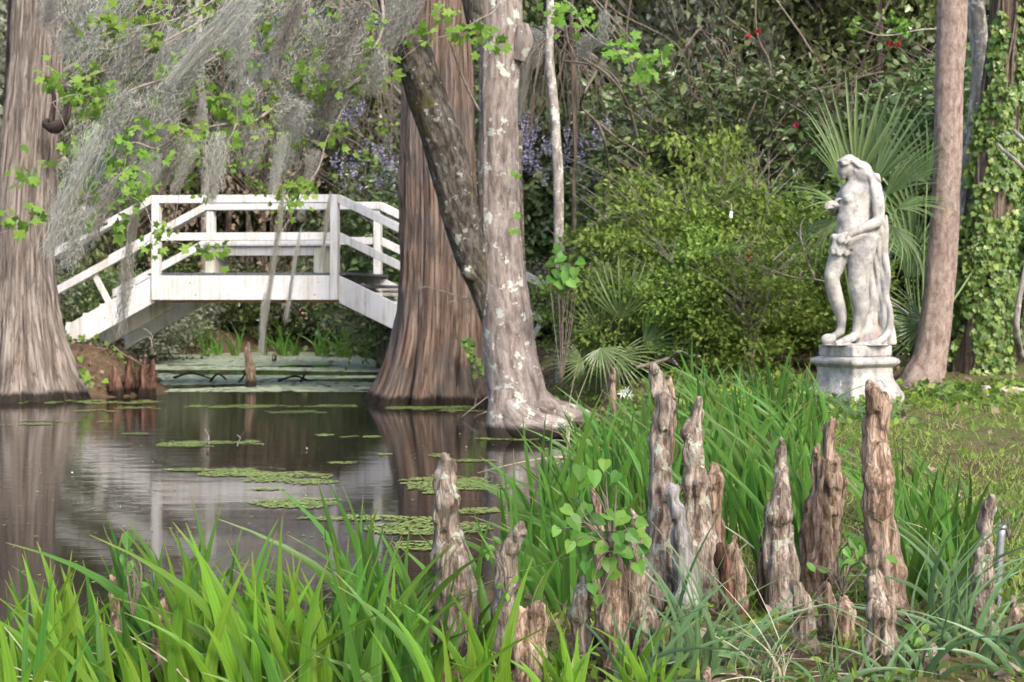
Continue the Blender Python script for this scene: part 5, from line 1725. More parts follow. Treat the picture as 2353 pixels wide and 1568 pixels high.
MS = [('long pale moss beard slanting down beside the left cypress', 232, 285, 105, 590, 10.3, 60, 2), ('broad windblown moss beard slanting across the upper left', 600, -30, 390, 200, 10.9, 60, 2), ('broad dense moss mass right of the slanting beard at upper left', 575, 0, 540, 190, 11.2, 50, 0),
      ('brownish moss wedge left of the leaning limb top', 830, -10, 730, 180, 11.5, 80, 5), ('wide moss curtain hanging over the middle of the handrail', 500, 300, 485, 470, 11.0, 55, 2), ('thin moss rope over the handrail centre', 655, 300, 622, 455, 11.1, 26, 1),
      ('dark moss rope hanging in front of the bridge stringer', 655, 430, 600, 790, 11.0, 11, 4), ('wispy pale moss end trailing to the water below the bridge', 605, 670, 600, 820, 11.0, 11, 3), ('short thin moss strand right of the dark rope', 690, 520, 655, 740, 11.0, 9, 3),
      ('dark stringy moss over the left bridge post', 330, 360, 282, 640, 10.5, 24, 5), ('dark trailing moss below the left stair rail', 300, 560, 275, 770, 10.5, 24, 4), ('moss tuft in front of the left cypress base', 200, 470, 150, 620, 10.3, 60, 0), ('moss veil hanging from the lowest left twig', 265, 400, 205, 560, 10.4, 36, 5),
      ('pale moss wisp above the left handrail', 440, 330, 400, 450, 10.9, 26, 1), ('moss ribbon left of the wide curtain', 360, 350, 335, 440, 10.7, 30, 0), ('moss draped along the long bare twig', 690, 225, 640, 300, 11.2, 70, 0), ('moss sheet high between two slanting beards', 460, 90, 370, 260, 11.0, 70, 1),
      ('thick moss hanging over the leaning limb top', 925, -30, 890, 110, 12.3, 50, 0), ('moss ragged tuft left of the red cypress top', 870, 110, 840, 220, 11.9, 50, 1), ('small moss knot on the right hand twig', 1350, 75, 1335, 135, 11.9, 40, 1), ('moss thread right of the small knot', 1390, 20, 1380, 110, 11.6, 24, 3),
      ('moss ribbon left of the thin lichen trunk', 1215, 120, 1195, 270, 14.0, 26, 5), ('moss thread over the right end of the handrail', 760, 440, 735, 620, 11.3, 9, 4), ('moss veil at the very top left beside the cypress', 200, -20, 150, 130, 11.3, 70, 0), ('moss strands across the upper cypress trunk', 130, -20, 105, 70, 11.3, 46, 1),
      ('faint moss streak above the left stairs', 300, 200, 215, 360, 10.6, 50, 1), ('moss beard between the two lower maple twigs', 610, 290, 560, 400, 11.2, 44, 0), ('moss drape beneath the longest branch tip', 420, 305, 370, 420, 10.9, 44, 5)]
MS += [('translucent moss veil from the top edge towards the left cypress', 330, -60, 170, 170, 12.2, 150, 6), ('translucent moss veil across the second branch', 470, 10, 300, 260, 12.0, 150, 7), ('translucent moss veil sweeping over the left handrail', 400, 200, 250, 470, 11.6, 130, 6),
       ('translucent moss veil falling from the longest branch middle', 600, 170, 470, 420, 12.0, 140, 7), ('translucent moss veil at the top centre left', 720, -60, 570, 190, 12.2, 160, 6), ('translucent moss veil above the right bridge post', 850, 60, 730, 330, 12.4, 130, 7), ('translucent moss veil before the leaning limb top', 960, -60, 870, 140, 12.3, 110, 6),
       ('translucent moss veil low in front of the left stairs', 280, 330, 170, 600, 11.0, 110, 7), ('translucent moss veil above the handrail right half', 710, 210, 620, 430, 12.1, 100, 6),
       ('soft moss streamer above the middle of the slanting twig', 640, -30, 500, 120, 11.6, 60, 1), ('wide pale moss veil high over the bridge', 760, 40, 640, 240, 11.8, 60, 1), ('moss veil between cypress and slanting beard', 330, 60, 240, 220, 11.4, 60, 0), ('faint wide moss veil over the left stairs', 330, 230, 250, 430, 11.2, 90, 0),
       ('brown moss streamer left of the wisteria', 800, 130, 740, 300, 12.0, 70, 5), ('dangling moss over the left post', 395, 240, 350, 420, 11.0, 60, 0), ('windblown moss on the twig above the handrail centre', 570, 180, 500, 330, 11.4, 50, 1), ('moss shreds under the top edge left of the limb', 700, -30, 640, 130, 11.6, 50, 5)]
for a in MS:
    moss(*a)
BGM = [(180, 60), (260, 20), (330, 130), (400, 60), (470, 220), (520, 90), (590, 180), (640, 60), (690, 260), (740, 120), (790, 40), (840, 260), (300, 280), (380, 320), (450, 140), (620, 320), (720, 340), (560, 20), (160, 300), (830, 130),
       (1230, 60), (1330, 130), (1390, 220), (1440, 60), (1480, 260), (1530, 150), (1580, 40), (1640, 180), (1770, 60), (1860, 130), (1330, 380), (1560, 330), (1500, 30), (1680, 300), (2010, 60)]
for i, (dx, dy) in enumerate(BGM):
    d = 31 + (i * 7 % 9) if dx < 1000 else 19.5 + (i * 5 % 7)
    hgt = rng.uniform(90, 190)
    moss('grey moss drape deep in the trees left of the red cypress' if dx < 1000 else 'grey moss drape deep in the trees right of the lichen maple', dx, dy, dx - (35 if dx < 1000 else 6), dy + hgt, d, rng.uniform(26, 52), int(rng.choice([0, 2, 5, 5, 1])), 'moss deep in the left wood' if dx < 1000 else 'moss deep in the right wood')


# ------------------------------------------------------------------ woody vines and twigs of the background
def vine(label, paths, d, r, mat='vine_bark', name='woody_vine', cat='vine', group='bare woody vines'):
    c = P(paths[0][0][0], paths[0][0][1], d)
    ctr = []
    for rows in paths:
        n = len(rows)
        ctr.append([[*(P(a, b, d + .25 * math.sin(i * 1.3 + a)) - c), r * (1 - .5 * i / n)] for i, (a, b) in enumerate(rows)])
    V, F, uv = join_arrays([tube_arrays(q, 6, len(q) * 6) for q in ctr])
    o = add(name, mesh_from(name, V, F, M[mat], uv=uv), None, tuple(c))
    tag(o, label, cat, group)


vine('looping bare vine hanging right of the thin lichen trunk', [[(1400, -40), (1385, 60), (1375, 150), (1345, 210), (1335, 245), (1365, 275), (1385, 310), (1400, 400), (1398, 450), (1385, 460)], [(1365, 275), (1420, 320), (1460, 345), (1500, 380)]], 17.0, .020)
vine('crossing bare vines rising from the azalea hedge', [[(1520, 480), (1500, 400), (1470, 330), (1450, 260), (1420, 200), (1380, 160), (1330, 130)], [(1505, 480), (1490, 380), (1495, 300), (1475, 220), (1440, 100), (1455, -40)]], 17.4, .022)
vine('pale arching vine across the upper right thicket', [[(1290, 140), (1360, 150), (1410, 175), (1440, 235), (1480, 300)], [(1350, -30), (1420, 30), (1500, 70), (1560, 110), (1600, 200)]], 17.8, .014)
vine('long thin vine slanting down left of the palmetto', [[(2060, -30), (2000, 90), (1960, 180), (1850, 215), (1800, 270), (1760, 330)], [(1960, 180), (2030, 165)]], 16.0, .014)
vine('upright vine beside the pale straight trunk', [[(1735, -30), (1740, 80), (1770, 150), (1760, 230), (1735, 330)], [(1690, 330), (1725, 260), (1760, 180)]], 16.6, .014)
vine('bare twig reaching left of the statue knee', [[(1905, 650), (1870, 642), (1835, 640), (1790, 628), (1752, 612)], [(1873, 642), (1855, 600), (1842, 560), (1840, 520), (1850, 500)], [(1842, 555), (1810, 570), (1775, 600)], [(1845, 640), (1838, 632), (1845, 622)]], 11.9, .007, 'twig', 'bare_twig', 'twig', None)
vine('white bare twig right of the statue base', [[(2085, 720), (2060, 702), (2040, 690), (2020, 676)]], 11.7, .010, 'twig', 'bare_twig', 'twig', None)
vine('pale forked limb at the right edge among the ivy', [[(2360, 400), (2335, 370), (2310, 350), (2290, 330)], [(2360, 330), (2330, 300)]], 12.0, .02, 'grey_bark', 'bare_twig', 'twig', None)
vine('curved brown root at the right edge', [[(2345, 820), (2335, 760), (2340, 700), (2350, 650), (2360, 600)]], 12.6, .035, 'grey_bark', 'woody_vine', 'vine')
vine('upright pale stem inside the azalea hedge', [[(1615, 745), (1635, 660), (1650, 600), (1648, 560)], [(1645, 640), (1665, 640), (1672, 600)]], 13.4, .018, 'grey_bark')
vine('brown fallen branch in the weeds right of the maple', [[(1462, 845), (1500, 835), (1540, 822), (1560, 808), (1580, 815)], [(1540, 822), (1555, 838)]], 10.6, .016, 'vine_bark', 'fallen_branch', 'branch', None)
vine('thin grey twig crossing the base of the red cypress', [[(1130, 700), (1105, 688), (1060, 682), (1020, 670), (985, 660), (960, 662)], [(1090, 684), (1050, 690), (1030, 697)]], 15.8, .007, 'twig', 'bare_twig', 'twig', None)
vine('dead sticks leaning at the foot of the red cypress', [[(1060, 960), (1090, 935), (1130, 905)], [(1090, 938), (1098, 900), (1120, 870)], [(1070, 970), (1110, 950), (1150, 935)]], 15.2, .010, 'twig', 'bare_twig', 'twig', None)
vine('tangled twigs at the tip of the left bank', [[(260, 795), (285, 815), (310, 828), (335, 845)], [(335, 800), (350, 780), (345, 765), (330, 755)], [(350, 800), (342, 775), (305, 790)]], 18.3, .008, 'twig', 'bare_twig', 'twig', None)
vine('small dead twigs poking from the long duckweed mat', [[(475, 1022), (480, 1005), (470, 985)], [(480, 1022), (478, 1000), (484, 990)], [(462, 1020), (476, 1008)]], 12.0, .006, 'twig', 'water_twig', 'twig', None)
vine('forked twig at the right end of the long duckweed mat', [[(545, 1025), (552, 1008), (560, 992)], [(552, 1006), (545, 1000)]], 12.0, .006, 'twig', 'water_twig', 'twig', None)
for lab, rows in (('leftmost bent stick sunken at the duckweed edge under the bridge', [(400, 868), (440, 858), (490, 872)]), ('short arched stick left of the grey water stump', [(480, 880), (500, 860), (520, 872)]),
                  ('long bent stick right of the grey water stump', [(640, 875), (680, 865), (720, 880)]), ('small upright stick at the right duckweed edge', [(690, 878), (700, 862), (704, 855)]), ('slanting stick just left of the grey water stump', [(545, 885), (560, 865), (566, 858)])):
    vine(lab, [rows], 22.0, .02, 'dark_bark', 'water_twig', 'twig', 'sticks in the duckweed')


# ------------------------------------------------------------------ sword-leaved plants
def blade_mesh(seed, mat, w=.034, bend=.25, twist=.3, segs=9, base_w=.8, fold=.22):
    """unit-length blade growing along +Z, bending towards +X, flat side facing Y"""
    rr = random.Random(seed)
    V, F, uv = [], [], []
    for k in range(segs + 1):
        f = k / segs
        ang = bend * f ** 1.7
        x = bend * .5 * f ** 2.4
        z = f * (1 - .12 * abs(bend) * f)
        half = w * .5 * (base_w + (1 - base_w) * min(1, f * 3)) * (1 - max(0, (f - .3) / .7) ** 1.35)
        half = max(half, .0008)
        tw = twist * f * rr.uniform(.8, 1.2)
        for sg in (-1, 0, 1):
            V.append([x + sg * half * math.cos(tw) * math.cos(ang), sg * half * math.sin(tw) + (fold * half if sg else 0), z - sg * half * math.sin(ang)])
            uv.append([.5 + sg * .5 * half / .017 * .5, f])
    for k in range(segs):
        q = 3 * k
        F += [[q, q + 1, q + 4, q + 3], [q + 1, q + 2, q + 5, q + 4]]
    return mesh_from('leaf', V, np.array(F), mat, rnd=[rr.random()] * len(F), uv=uv)


PENDING = []
BLADES = {
    'iris': [blade_mesh(i, M['iris'], .040 + .006 * (i % 3), (-.22, -.1, -.4, .06, .18, -.15, -.7, .3)[i], (-.3, .2, .5, -.2)[i % 4]) for i in range(8)],
    'deep': [blade_mesh(20 + i, M['iris_deep'], .036 + .006 * (i % 3), (-.25, -.1, -.5, .12, .3, -.8)[i], (-.3, .2, .5)[i % 3]) for i in range(6)],
    'blue': [blade_mesh(40 + i, M['iris_blue'], .026, (.5, .9, -.5, .25, 1.2, -.8)[i], (-.3, .2, .5)[i % 3]) for i in range(6)],
    'dry': [blade_mesh(60 + i, M['dead_blade'], .012, (.9, -.9, 1.4, -1.4)[i], .8) for i in range(4)],
}


def sword_plant(name, label, cat, group, x, y, h, key, n, spread=.42, lean=-.06, fan=None, zoff=0.0, wide=1.0):
    z = gz(x, y)
    o = empty(name, (x, y, max(z, -.05) + zoff - .02), 0)
    tag(o, label, cat, group)
    if label.endswith('@'):
        PENDING.append((o, label[:-1], 1176.5 + x / y * FPX, y))
    fan = rng.uniform(-.7, .7) if fan is None else fan
    for i in range(n):
        f = (i / max(1, n - 1) - .5) * 2 + rng.normal() * .12
        L = h * (1 - .3 * abs(f)) * rng.uniform(.72, 1.08)
        tilt = f * spread * .8 + lean + rng.normal() * .05
        me = BLADES[key][int(rng.integers(0, len(BLADES[key])))]
        if key in ('iris', 'deep') and rng.random() < .05:
            me = BLADES['dry'][int(rng.integers(0, 4))]
            L *= .8
        lf = add('leaf', me, o, (f * .05 * math.cos(fan), f * .05 * math.sin(fan) + rng.normal() * .01, 0))
        flip = -1 if (f > .35 and rng.random() < .6) else 1
        lf.rotation_euler = Euler((rng.normal() * .09, tilt, fan + rng.normal() * .5 + (math.pi if flip < 0 else 0)), 'XYZ')
        ws = wide * (.55 + .6 * L) * rng.uniform(.65, 1.25)
        lf.scale = (ws, ws, L)
    return o


# near bank, left to centre: tops follow the picture (frame column, distance, tip row)
FG = []
for i in range(125):
    dx = -60 + i * 12.6 + rng.normal() * 14
    d = 3.75 + .85 * rng.random() ** .8
    if dx > 1080:
        d = 3.75 + .45 * rng.random()
    top = np.interp(dx, [-40, 60, 140, 300, 420, 560, 640, 760, 860, 960, 1060, 1130, 1230, 1350, 1500], [1330, 1270, 1240, 1230, 1180, 1170, 1215, 1230, 1130, 1190, 1330, 1250, 1330, 1420, 1440])
    if rng.random() < .55:
        top += rng.uniform(40, 190)
    FG.append((dx, d, top))
for dx, d, top in [(340, 4.45, 1120), (395, 4.4, 1150), (455, 4.5, 1100), (840, 4.7, 1010), (880, 4.6, 1080), (930, 4.6, 1120), (860, 4.55, 1150), (1130, 4.75, 1110), (1060, 4.7, 1230), (20, 3.6, 1290), (70, 3.65, 1270), (640, 3.7, 1290), (720, 3.7, 1330)]:
    FG.append((dx, d, top))
zones = [(0, 420, 'iris fan at lower left@', 'iris along the lower left bank'), (420, 900, 'iris fan below open water@', 'iris along the front bank'), (900, 1700, 'iris fan at bottom centre@', 'iris at bottom centre')]
for dx, d, top in FG:
    x = (dx - 1176.5) / FPX * d
    zt = CAM_H - (top - HOR) / FPX * d
    z = max(gz(x, d), -.05)
    h = max(.25, (zt - z) * 1.12)
    if any(abs(dx - kx) < kw and d < kd for kx, kw, kd in ((371, 34, 4.3), (262, 20, 4.5), (496, 22, 4.2), (1040, 40, 4.4), (1160, 30, 4.4), (1218, 50, 4.2), (1335, 25, 4.4), (1420, 50, 4.3))):
        continue
    zi = 0 if dx < 420 else 1 if dx < 900 else 2
    deep = d > 4.3 or rng.random() < .35
    sword_plant('iris_plant', zones[zi][2], 'iris', zones[zi][3], x, d, h, 'deep' if deep else 'iris', int(rng.integers(5, 8)), .17, -.10 if 250 < dx < 1000 else -.02, wide=1.0)
# mass of iris behind the knees, right bank
for i in range(78):
    d = 5.4 + 4.2 * rng.random() ** .9
    dx = rng.uniform(1270, 2090) if d < 7.5 else rng.uniform(1330, 1900)
    x = (dx - 1176.5) / FPX * d
    if pond_sd(np.array([x]), np.array([d]))[0] < -.15:
        continue
    h = rng.uniform(.6, .84) * (1.0 if dx < 1900 else .9) * (1.0 if d < 7.2 else .86)
    sword_plant('iris_plant', 'iris fan behind the knees@', 'iris', 'iris mass behind the knees', x, d, h, 'deep', int(rng.integers(6, 9)), .22, rng.uniform(-.10, .08), wide=1.0)
for i in range(16):
    d = 5.2 + .17 * i
    dx = 1215 + 60 * (i % 4) + rng.normal() * 18
    x = (dx - 1176.5) / FPX * d
    if pond_sd(np.array([x]), np.array([d]))[0] < -.3:
        continue
    sword_plant('iris_plant', 'iris fan at the right water edge@', 'iris', 'iris at the right water edge', x, d, rng.uniform(.5, .75), 'deep', 7, .3, -.15)
for i in range(14):
    d = rng.uniform(5.0, 6.4)
    dx = rng.uniform(2050, 2220)
    x = (dx - 1176.5) / FPX * d
    sword_plant('iris_plant', 'iris fan on the right bank@', 'iris', 'iris right of the tall smooth knee', x, d, rng.uniform(.42, .58), 'deep', 7, .45, .12)
# blue-green arching leaves between the knees
for dx, d, h, ln in [(1500, 4.2, .48, .3), (1555, 4.3, .5, .3), (1600, 4.25, .45, .35), (1660, 4.3, .42, .3), (1450, 4.1, .42, .3), (1720, 4.35, .34, .25), (1900, 4.05, .28, .3), (2060, 4.1, .28, -.2), (2120, 4.15, .3, .2), (2330, 4.1, .34, -.3), (2170, 4.5, .5, -.15), (2210, 4.4, .5, .0), (2240, 4.35, .42, .2), (2190, 4.8, .5, .1)]:
    x = (dx - 1176.5) / FPX * d
    sword_plant('daffodil_clump', 'blue-green leaf clump@' if dx > 2100 else 'blue-green leaf clump@', 'leaf clump', 'blue-green leaf clumps', x, d, h, 'blue', 9, .7, ln, wide=1.1)
# leaf clumps around the pedestal and the weeds
for dx, d, h in [(1900, 10.2, .34), (1960, 9.8, .32), (2000, 9.6, .33), (2040, 9.9, .3), (1850, 10.8, .35), (1940, 10.3, .3), (1380, 11.6, .4), (1430, 11.2, .42), (1330, 12.0, .38), (1470, 10.9, .36), (1560, 11.5, .38), (1640, 11.9, .36), (2160, 11.9, .22), (2110, 11.9, .22), (2190, 11.7, .22), (1705, 11.6, .34)]:
    x = (dx - 1176.5) / FPX * d
    lab = 'leaf tuft before the pedestal@' if 1830 < dx < 2060 else 'dark leaf tuft@' if dx > 2060 else 'leaf tuft in the weeds@'
    sword_plant('daffodil_clump', lab, 'leaf clump', 'leaf tufts on the right bank', x, d, h, 'blue', 8, .6, rng.uniform(-.25, .25), wide=1.1)
# iris on the far shore under the bridge
fi = 0
for dx, d in [(470, 33), (500, 33.4), (540, 33), (640, 33.2), (655, 32.8), (680, 33), (735, 32.6), (755, 32.4), (780, 32.4), (800, 32), (835, 31.8), (855, 31.4), (880, 31), (895, 30.6), (870, 31.2), (610, 33.4), (790, 31.8), (905, 30.4)]:
    x = (dx - 1176.5) / FPX * d
    sword_plant('iris_plant', 'distant far-shore iris tuft@', 'iris', 'iris on the far shore', x, d, rng.uniform(.6, 1.0), 'deep', 9, .5, rng.uniform(-.2, .2), wide=1.6, zoff=.05)
# grass tuft with dry blades at the bottom
x, y = (1770 - 1176.5) / FPX * 4.15, 4.15
sword_plant('grass_tuft', 'green tuft tangled with dry straw blades at the bottom right of centre', 'grass tuft', None, x, y, .24, 'blue', 10, .5, .1, wide=.8)
for i, (dx, d) in enumerate([(1755, 4.2), (1790, 4.1), (1980, 4.15)]):
    x = (dx - 1176.5) / FPX * d
    sword_plant('dry_grass_tuft', ('leftmost', 'middle', 'rightmost')[i] + ' dry straw tuft at the bottom right', 'grass tuft', 'dry straw tufts', x, d, .26, 'dry', 12, 1.1, .1, wide=.9)
for dx, dy in ((1265, 1005), (1290, 1015), (1320, 1000)):
    x = (dx - 1176.5) / FPX * 11.2
    pass
sword_plant('dead_iris', 'dead grey drooping leaves at the waterline right of the maple root', 'leaf clump', None, (1335 - 1176.5) / FPX * 10.4, 10.4, .5, 'dry', 9, 1.2, -.7, wide=3.0)


# ------------------------------------------------------------------ ivy on the right trunk and over the ground
n = 5600
f = rng.random(n)
dyv = -40 + f * 940
px = np.interp(dyv, [r[1] for r in ivy_rows[::-1]], [r[0] for r in ivy_rows[::-1]])
hw = np.interp(dyv, [r[1] for r in ivy_rows[::-1]], [r[2] for r in ivy_rows[::-1]])
th = rng.uniform(-math.pi * .62, math.pi * .62, n)
patch = vnoise(np.stack([np.sin(th) * 1.6, np.cos(th) * 1.6, dyv / 95], -1), 55)
lim = np.interp(dyv, [-40, 150, 350, 500, 900], [.1, -.1, -.3, -.5, -.65])
keep = patch + .35 * np.sin(th) > lim
th, px, hw, dyv = th[keep], px[keep], hw[keep], dyv[keep]
n = len(th)
out = 1.03 + .35 * rng.random(n) ** 2
r = hw / FPX * 13.8 * out
pos = np.stack([(px - 1176.5) / FPX * 13.8 + r * np.sin(th), 13.8 - r * np.cos(th), CAM_H - (dyv - HOR) / FPX * 13.8], -1)
nrm = np.stack([np.sin(th), -np.cos(th), .25 + 0 * th], -1) + .55 * rng.normal(size=(n, 3))
dr = np.stack([.6 * rng.normal(size=n), -.2 + 0 * th, -1 + .3 * rng.normal(size=n)], -1)
ivy_o = empty('ivy_vine', tuple(oI))
tag(ivy_o, 'glossy green ivy climbing all over the thick right hand trunk', 'ivy')
lv = add('leaves', leaf_mesh('leaves', LEAF_IVY, pos - oI, rot_from(dr, nrm), 0.063 * (.55 + .75 * rng.random(n)), M['ivy']), ivy_o)
lv['kind'] = 'stuff'
ctr = []
for i in range(7):
    a0 = rng.uniform(-1.2, 1.2)
    rows = []
    for k in range(12):
        dv = 890 - k * 85
        w = float(np.interp(dv, [r_[1] for r_ in ivy_rows[::-1]], [r_[2] for r_ in ivy_rows[::-1]]))
        pc = float(np.interp(dv, [r_[1] for r_ in ivy_rows[::-1]], [r_[0] for r_ in ivy_rows[::-1]]))
        a = a0 + .35 * math.sin(k * .9 + i)
        rad = w / FPX * 13.8 * 1.04
        rows.append([(pc - 1176.5) / FPX * 13.8 + rad * math.sin(a) - oI[0], 13.8 - rad * math.cos(a) - oI[1], CAM_H - (dv - HOR) / FPX * 13.8 - oI[2], .012])
    ctr.append(rows)
tubes('stem', ctr, M['vine_bark'], ivy_o, 6, None, 50)
# ivy sprig on the red cypress foot
sp = []
for k in range(60):
    f = rng.random()
    sp.append(P(1065 + 50 * f + rng.normal() * (5 + 7 * f), 775 + 85 * f + rng.normal() * 7, 16.72 - .1 * rng.random()))
sp = np.vstack(sp)
o = empty('ivy_sprig', tuple(sp[0]))
tag(o, 'small ivy sprig climbing the right foot of the red cypress', 'ivy')
lv = add('leaves', leaf_mesh('leaves', LEAF_IVY, sp - sp[0], rot_from(rand_dirs(60) * .6 + np.array([0, 0, -.6]), np.tile([.2, -1.0, .3], (60, 1)) + .4 * rng.normal(size=(60, 3))), .065 * (.6 + .6 * rng.random(60)), M['ivy']), o)
lv['kind'] = 'stuff'
tubes('stem', [[[*(P(1065 + 10 * i, 775 + 17 * i, 16.78) - sp[0]), .006] for i in range(6)]], M['vine_bark'], o, 5, None, 14)


def scatter_on_ground(n, xr, yr, dens, zr=(0.0, .04)):
    x, y = rng.uniform(*xr, n), rng.uniform(*yr, n)
    k = dens(x, y)
    keep = (rng.random(n) < k) & (pond_sd(x, y) > .12)
    x, y = x[keep], y[keep]
    return np.stack([x, y, ground_z(x, y) + rng.uniform(*zr, len(x))], -1)


def lawn_d(x, y):
    p = vnoise(np.stack([x * 1.3, y * .9, 0 * x], -1), 71) + .5 * vnoise(np.stack([x * 4, y * 3, 0 * x], -1), 72)
    bare = np.exp(-(((x - 3.3) / .8) ** 2 + ((y - 8.6) / 1.3) ** 2))
    return np.clip(.95 + .6 * p - .7 * bare, .08, 1) * (x > .1) * sstep(13.6, 11.5, y)


GRASS_T = (np.array([[-.07, 0, 0], [.07, 0, 0], [.0, 1, .25]]), [np.array([[0, 1, 2]])])
pos = scatter_on_ground(150000, (.3, 6.5), (5.2, 13), lawn_d, (-.01, .0))
n = len(pos)
d = rng.normal(size=(n, 3)) * np.array([.6, .6, .2]) + np.array([0, 0, .75])
grass = add('lawn_grass', leaf_mesh('lawn_grass', GRASS_T, pos, rot_from(d, rand_dirs(n)), .055 * (.5 + .8 * rng.random(n)), M['grass']))
tag(grass, 'short patchy grass on the bank right of the knees', 'grass', kind='stuff')


def cover_d(x, y):
    p = vnoise(np.stack([x * .9, y * .9, 0 * x], -1), 75)
    ivyband = sstep(10.2, 10.9, y) * sstep(12.8, 12.0, y) * (x > 1.4)
    weeds = sstep(8.8, 10.5, y) * sstep(15.5, 14.0, y) * (x > .4) * (x < 2.6)
    lawn = .035 * (x > 1.5) * (y < 10.5)
    return np.clip(np.maximum(np.maximum(ivyband * .9, weeds * .75), lawn) * (.75 + .6 * p), 0, 1)


pos = scatter_on_ground(26000, (.4, 6.8), (5.5, 15.5), cover_d, (.01, .10))
n = len(pos)
cover = add('ground_cover', leaf_mesh('ground_cover', LEAF_HEART, pos, rot_from(rand_dirs(n, -.1), rand_dirs(n, 2.2)), .052 * (.55 + .7 * rng.random(n)), M['cover']))
tag(cover, 'bright low leafy ground cover around the pedestal and trunks', 'ground cover', kind='stuff')
# weeds on the left bank
pos = scatter_on_ground(2600, (-7.6, -4.6), (17.6, 21.5), lambda x, y: np.clip(.35 + .8 * vnoise(np.stack([x * 1.5, y * 1.5, 0 * x], -1), 78), 0, 1), (.01, .14))
n = len(pos)
lw = add('bank_weeds', leaf_mesh('bank_weeds', LEAF_HEART, pos, rot_from(rand_dirs(n, -.1), rand_dirs(n, 1.6)), .075 * (.5 + .7 * rng.random(n)), M['cover']))
tag(lw, 'low green weeds over the left bank beside the cypress foot', 'weeds', kind='stuff')
# leaf litter
pos = scatter_on_ground(34000, (-11, 7), (3.2, 26), lambda x, y: .16 + .5 * (y < 6) + .5 * (y > 12) * (x > 0) + .6 * (x < -4.5) * (y > 17), (.005, .03))
n = len(pos)
lit = add('leaf_litter', leaf_mesh('leaf_litter', LEAF_OVATE, pos, rot_from(rand_dirs(n), rand_dirs(n, 1.8)), .07 * (.5 + .8 * rng.random(n)), M['brown_leaf']))
tag(lit, 'dry brown fallen leaves strewn over the banks', 'leaf litter', kind='stuff')
# low weeds between the near knees
pos = scatter_on_ground(5000, (-1.7, 1.9), (3.4, 5.6), lambda x, y: .15 + .4 * (x > .2), (.01, .06))
n = len(pos)
weeds = add('low_weeds', leaf_mesh('low_weeds', LEAF_OVATE, pos, rot_from(rand_dirs(n, -.1), rand_dirs(n, 1.8)), .04 * (.5 + .9 * rng.random(n)), M['cover']))
tag(weeds, 'low leafy weeds between the near knees and iris', 'weeds', kind='stuff')
pos = scatter_on_ground(5000, (-1.9, 2.2), (3.3, 5.8), lambda x, y: .3 * (x < .5) + .1, (-.01, .0))
n = len(pos)
d = rng.normal(size=(n, 3)) * np.array([.5, .5, .2]) + np.array([0, 0, .9])
g2 = add('bank_grass', leaf_mesh('bank_grass', GRASS_T, pos, rot_from(d, rand_dirs(n)), .10 * (.5 + .8 * rng.random(n)), M['grass']))
tag(g2, 'thin grass growing between the near knees', 'grass', kind='stuff')


# ------------------------------------------------------------------ broad-leaved vine over the knee, sapling, small sprouts
def leafy(name, label, cat, pts, d, size, template, mat, anchor, stem_r=.004, group=None, jitter=.05, face=-1.0):
    b = P(anchor[0], anchor[1], d)
    o = empty(name, tuple(b))
    tag(o, label, cat, group)
    one = [leaf_mesh('leaf', template, np.zeros((1, 3)), np.eye(3)[None], np.ones(1), mat, np.array([v])) for v in (.1, .5, .9)]
    ctr = []
    for i, (dx, dy, s) in enumerate(pts):
        p = P(dx, dy, d + rng.normal() * jitter) - b
        dirv = np.array([[rng.normal() * .7, -.3, -.55 + rng.normal() * .35]])
        nr = np.array([[rng.normal() * .35, face, .7 + rng.normal() * .3]])
        R = rot_from(dirv, nr)[0]
        lf = add('leaf', one[i % 3], o)
        sz = size * s
        lf.matrix_local = Matrix.Translation(Vector(p - dirv[0] * sz * .3)) @ Matrix(R.tolist()).to_4x4() @ Matrix.Scale(sz, 4)
        m = p * .5 + np.array([rng.normal() * .02, .02, .03])
        ctr.append([[0, 0, 0, stem_r], [*m, stem_r * .7], [*p, stem_r * .35]])
    tubes('stem', ctr, M['vine_bark'], o, 5, None, 8)
    return o


vp = [(1335, 1075, 1.3), (1365, 1090, 1.2), (1390, 1060, 1.0), (1415, 1095, .9), (1345, 1105, 1.1), (1300, 1170, 1), (1320, 1200, 1.2), (1345, 1170, 1.1), (1280, 1215, .8), (1370, 1195, 1.1), (1395, 1180, .9), (1430, 1190, 1.3), (1450, 1230, 1.1), (1470, 1200, .9), (1480, 1225, 1), (1360, 1225, 1), (1335, 1240, 1.1), (1310, 1250, .9),
      (1420, 1230, 1), (1445, 1270, 1.1), (1465, 1295, 1.1), (1480, 1260, .9), (1400, 1290, 1.2), (1380, 1260, 1), (1350, 1275, .9), (1410, 1320, 1), (1370, 1320, .9), (1345, 1300, .8), (1465, 1330, .8), (1390, 1225, .9), (1330, 1150, .8), (1485, 1240, .8), (1425, 1255, .9), (1360, 1345, .9), (1375, 1375, .8)]
leafy('leafy_vine', 'bright broad-leaved green vine draped over the knees at centre right', 'vine', vp, 4.28, .046, LEAF_HEART, M['vine_leaf'], (1405, 1265))
leafy('leafy_sapling', 'big-leaved bright green sapling behind the maple trunk', 'plant', [(1275, 600, 1.1), (1290, 590, 1), (1310, 600, 1.1), (1280, 625, 1.2), (1300, 635, 1), (1320, 625, .9), (1268, 640, 1), (1290, 655, .9), (1312, 650, .9), (1280, 572, .8), (1330, 600, .8), (1260, 612, .9), (1300, 615, 1), (1325, 645, .8)], 12.4, .115, LEAF_HEART, M['vine_leaf'], (1290, 885), .006)
leafy('leafy_sprout', 'green leafy sprout with one upright leaf over the left water', 'plant', [(294, 1225, 1.1), (300, 1262, .9), (298, 1300, .8), (285, 1275, .7), (330, 1345, .8)], 4.15, .065, LEAF_OVATE, M['vine_leaf'], (305, 1420))
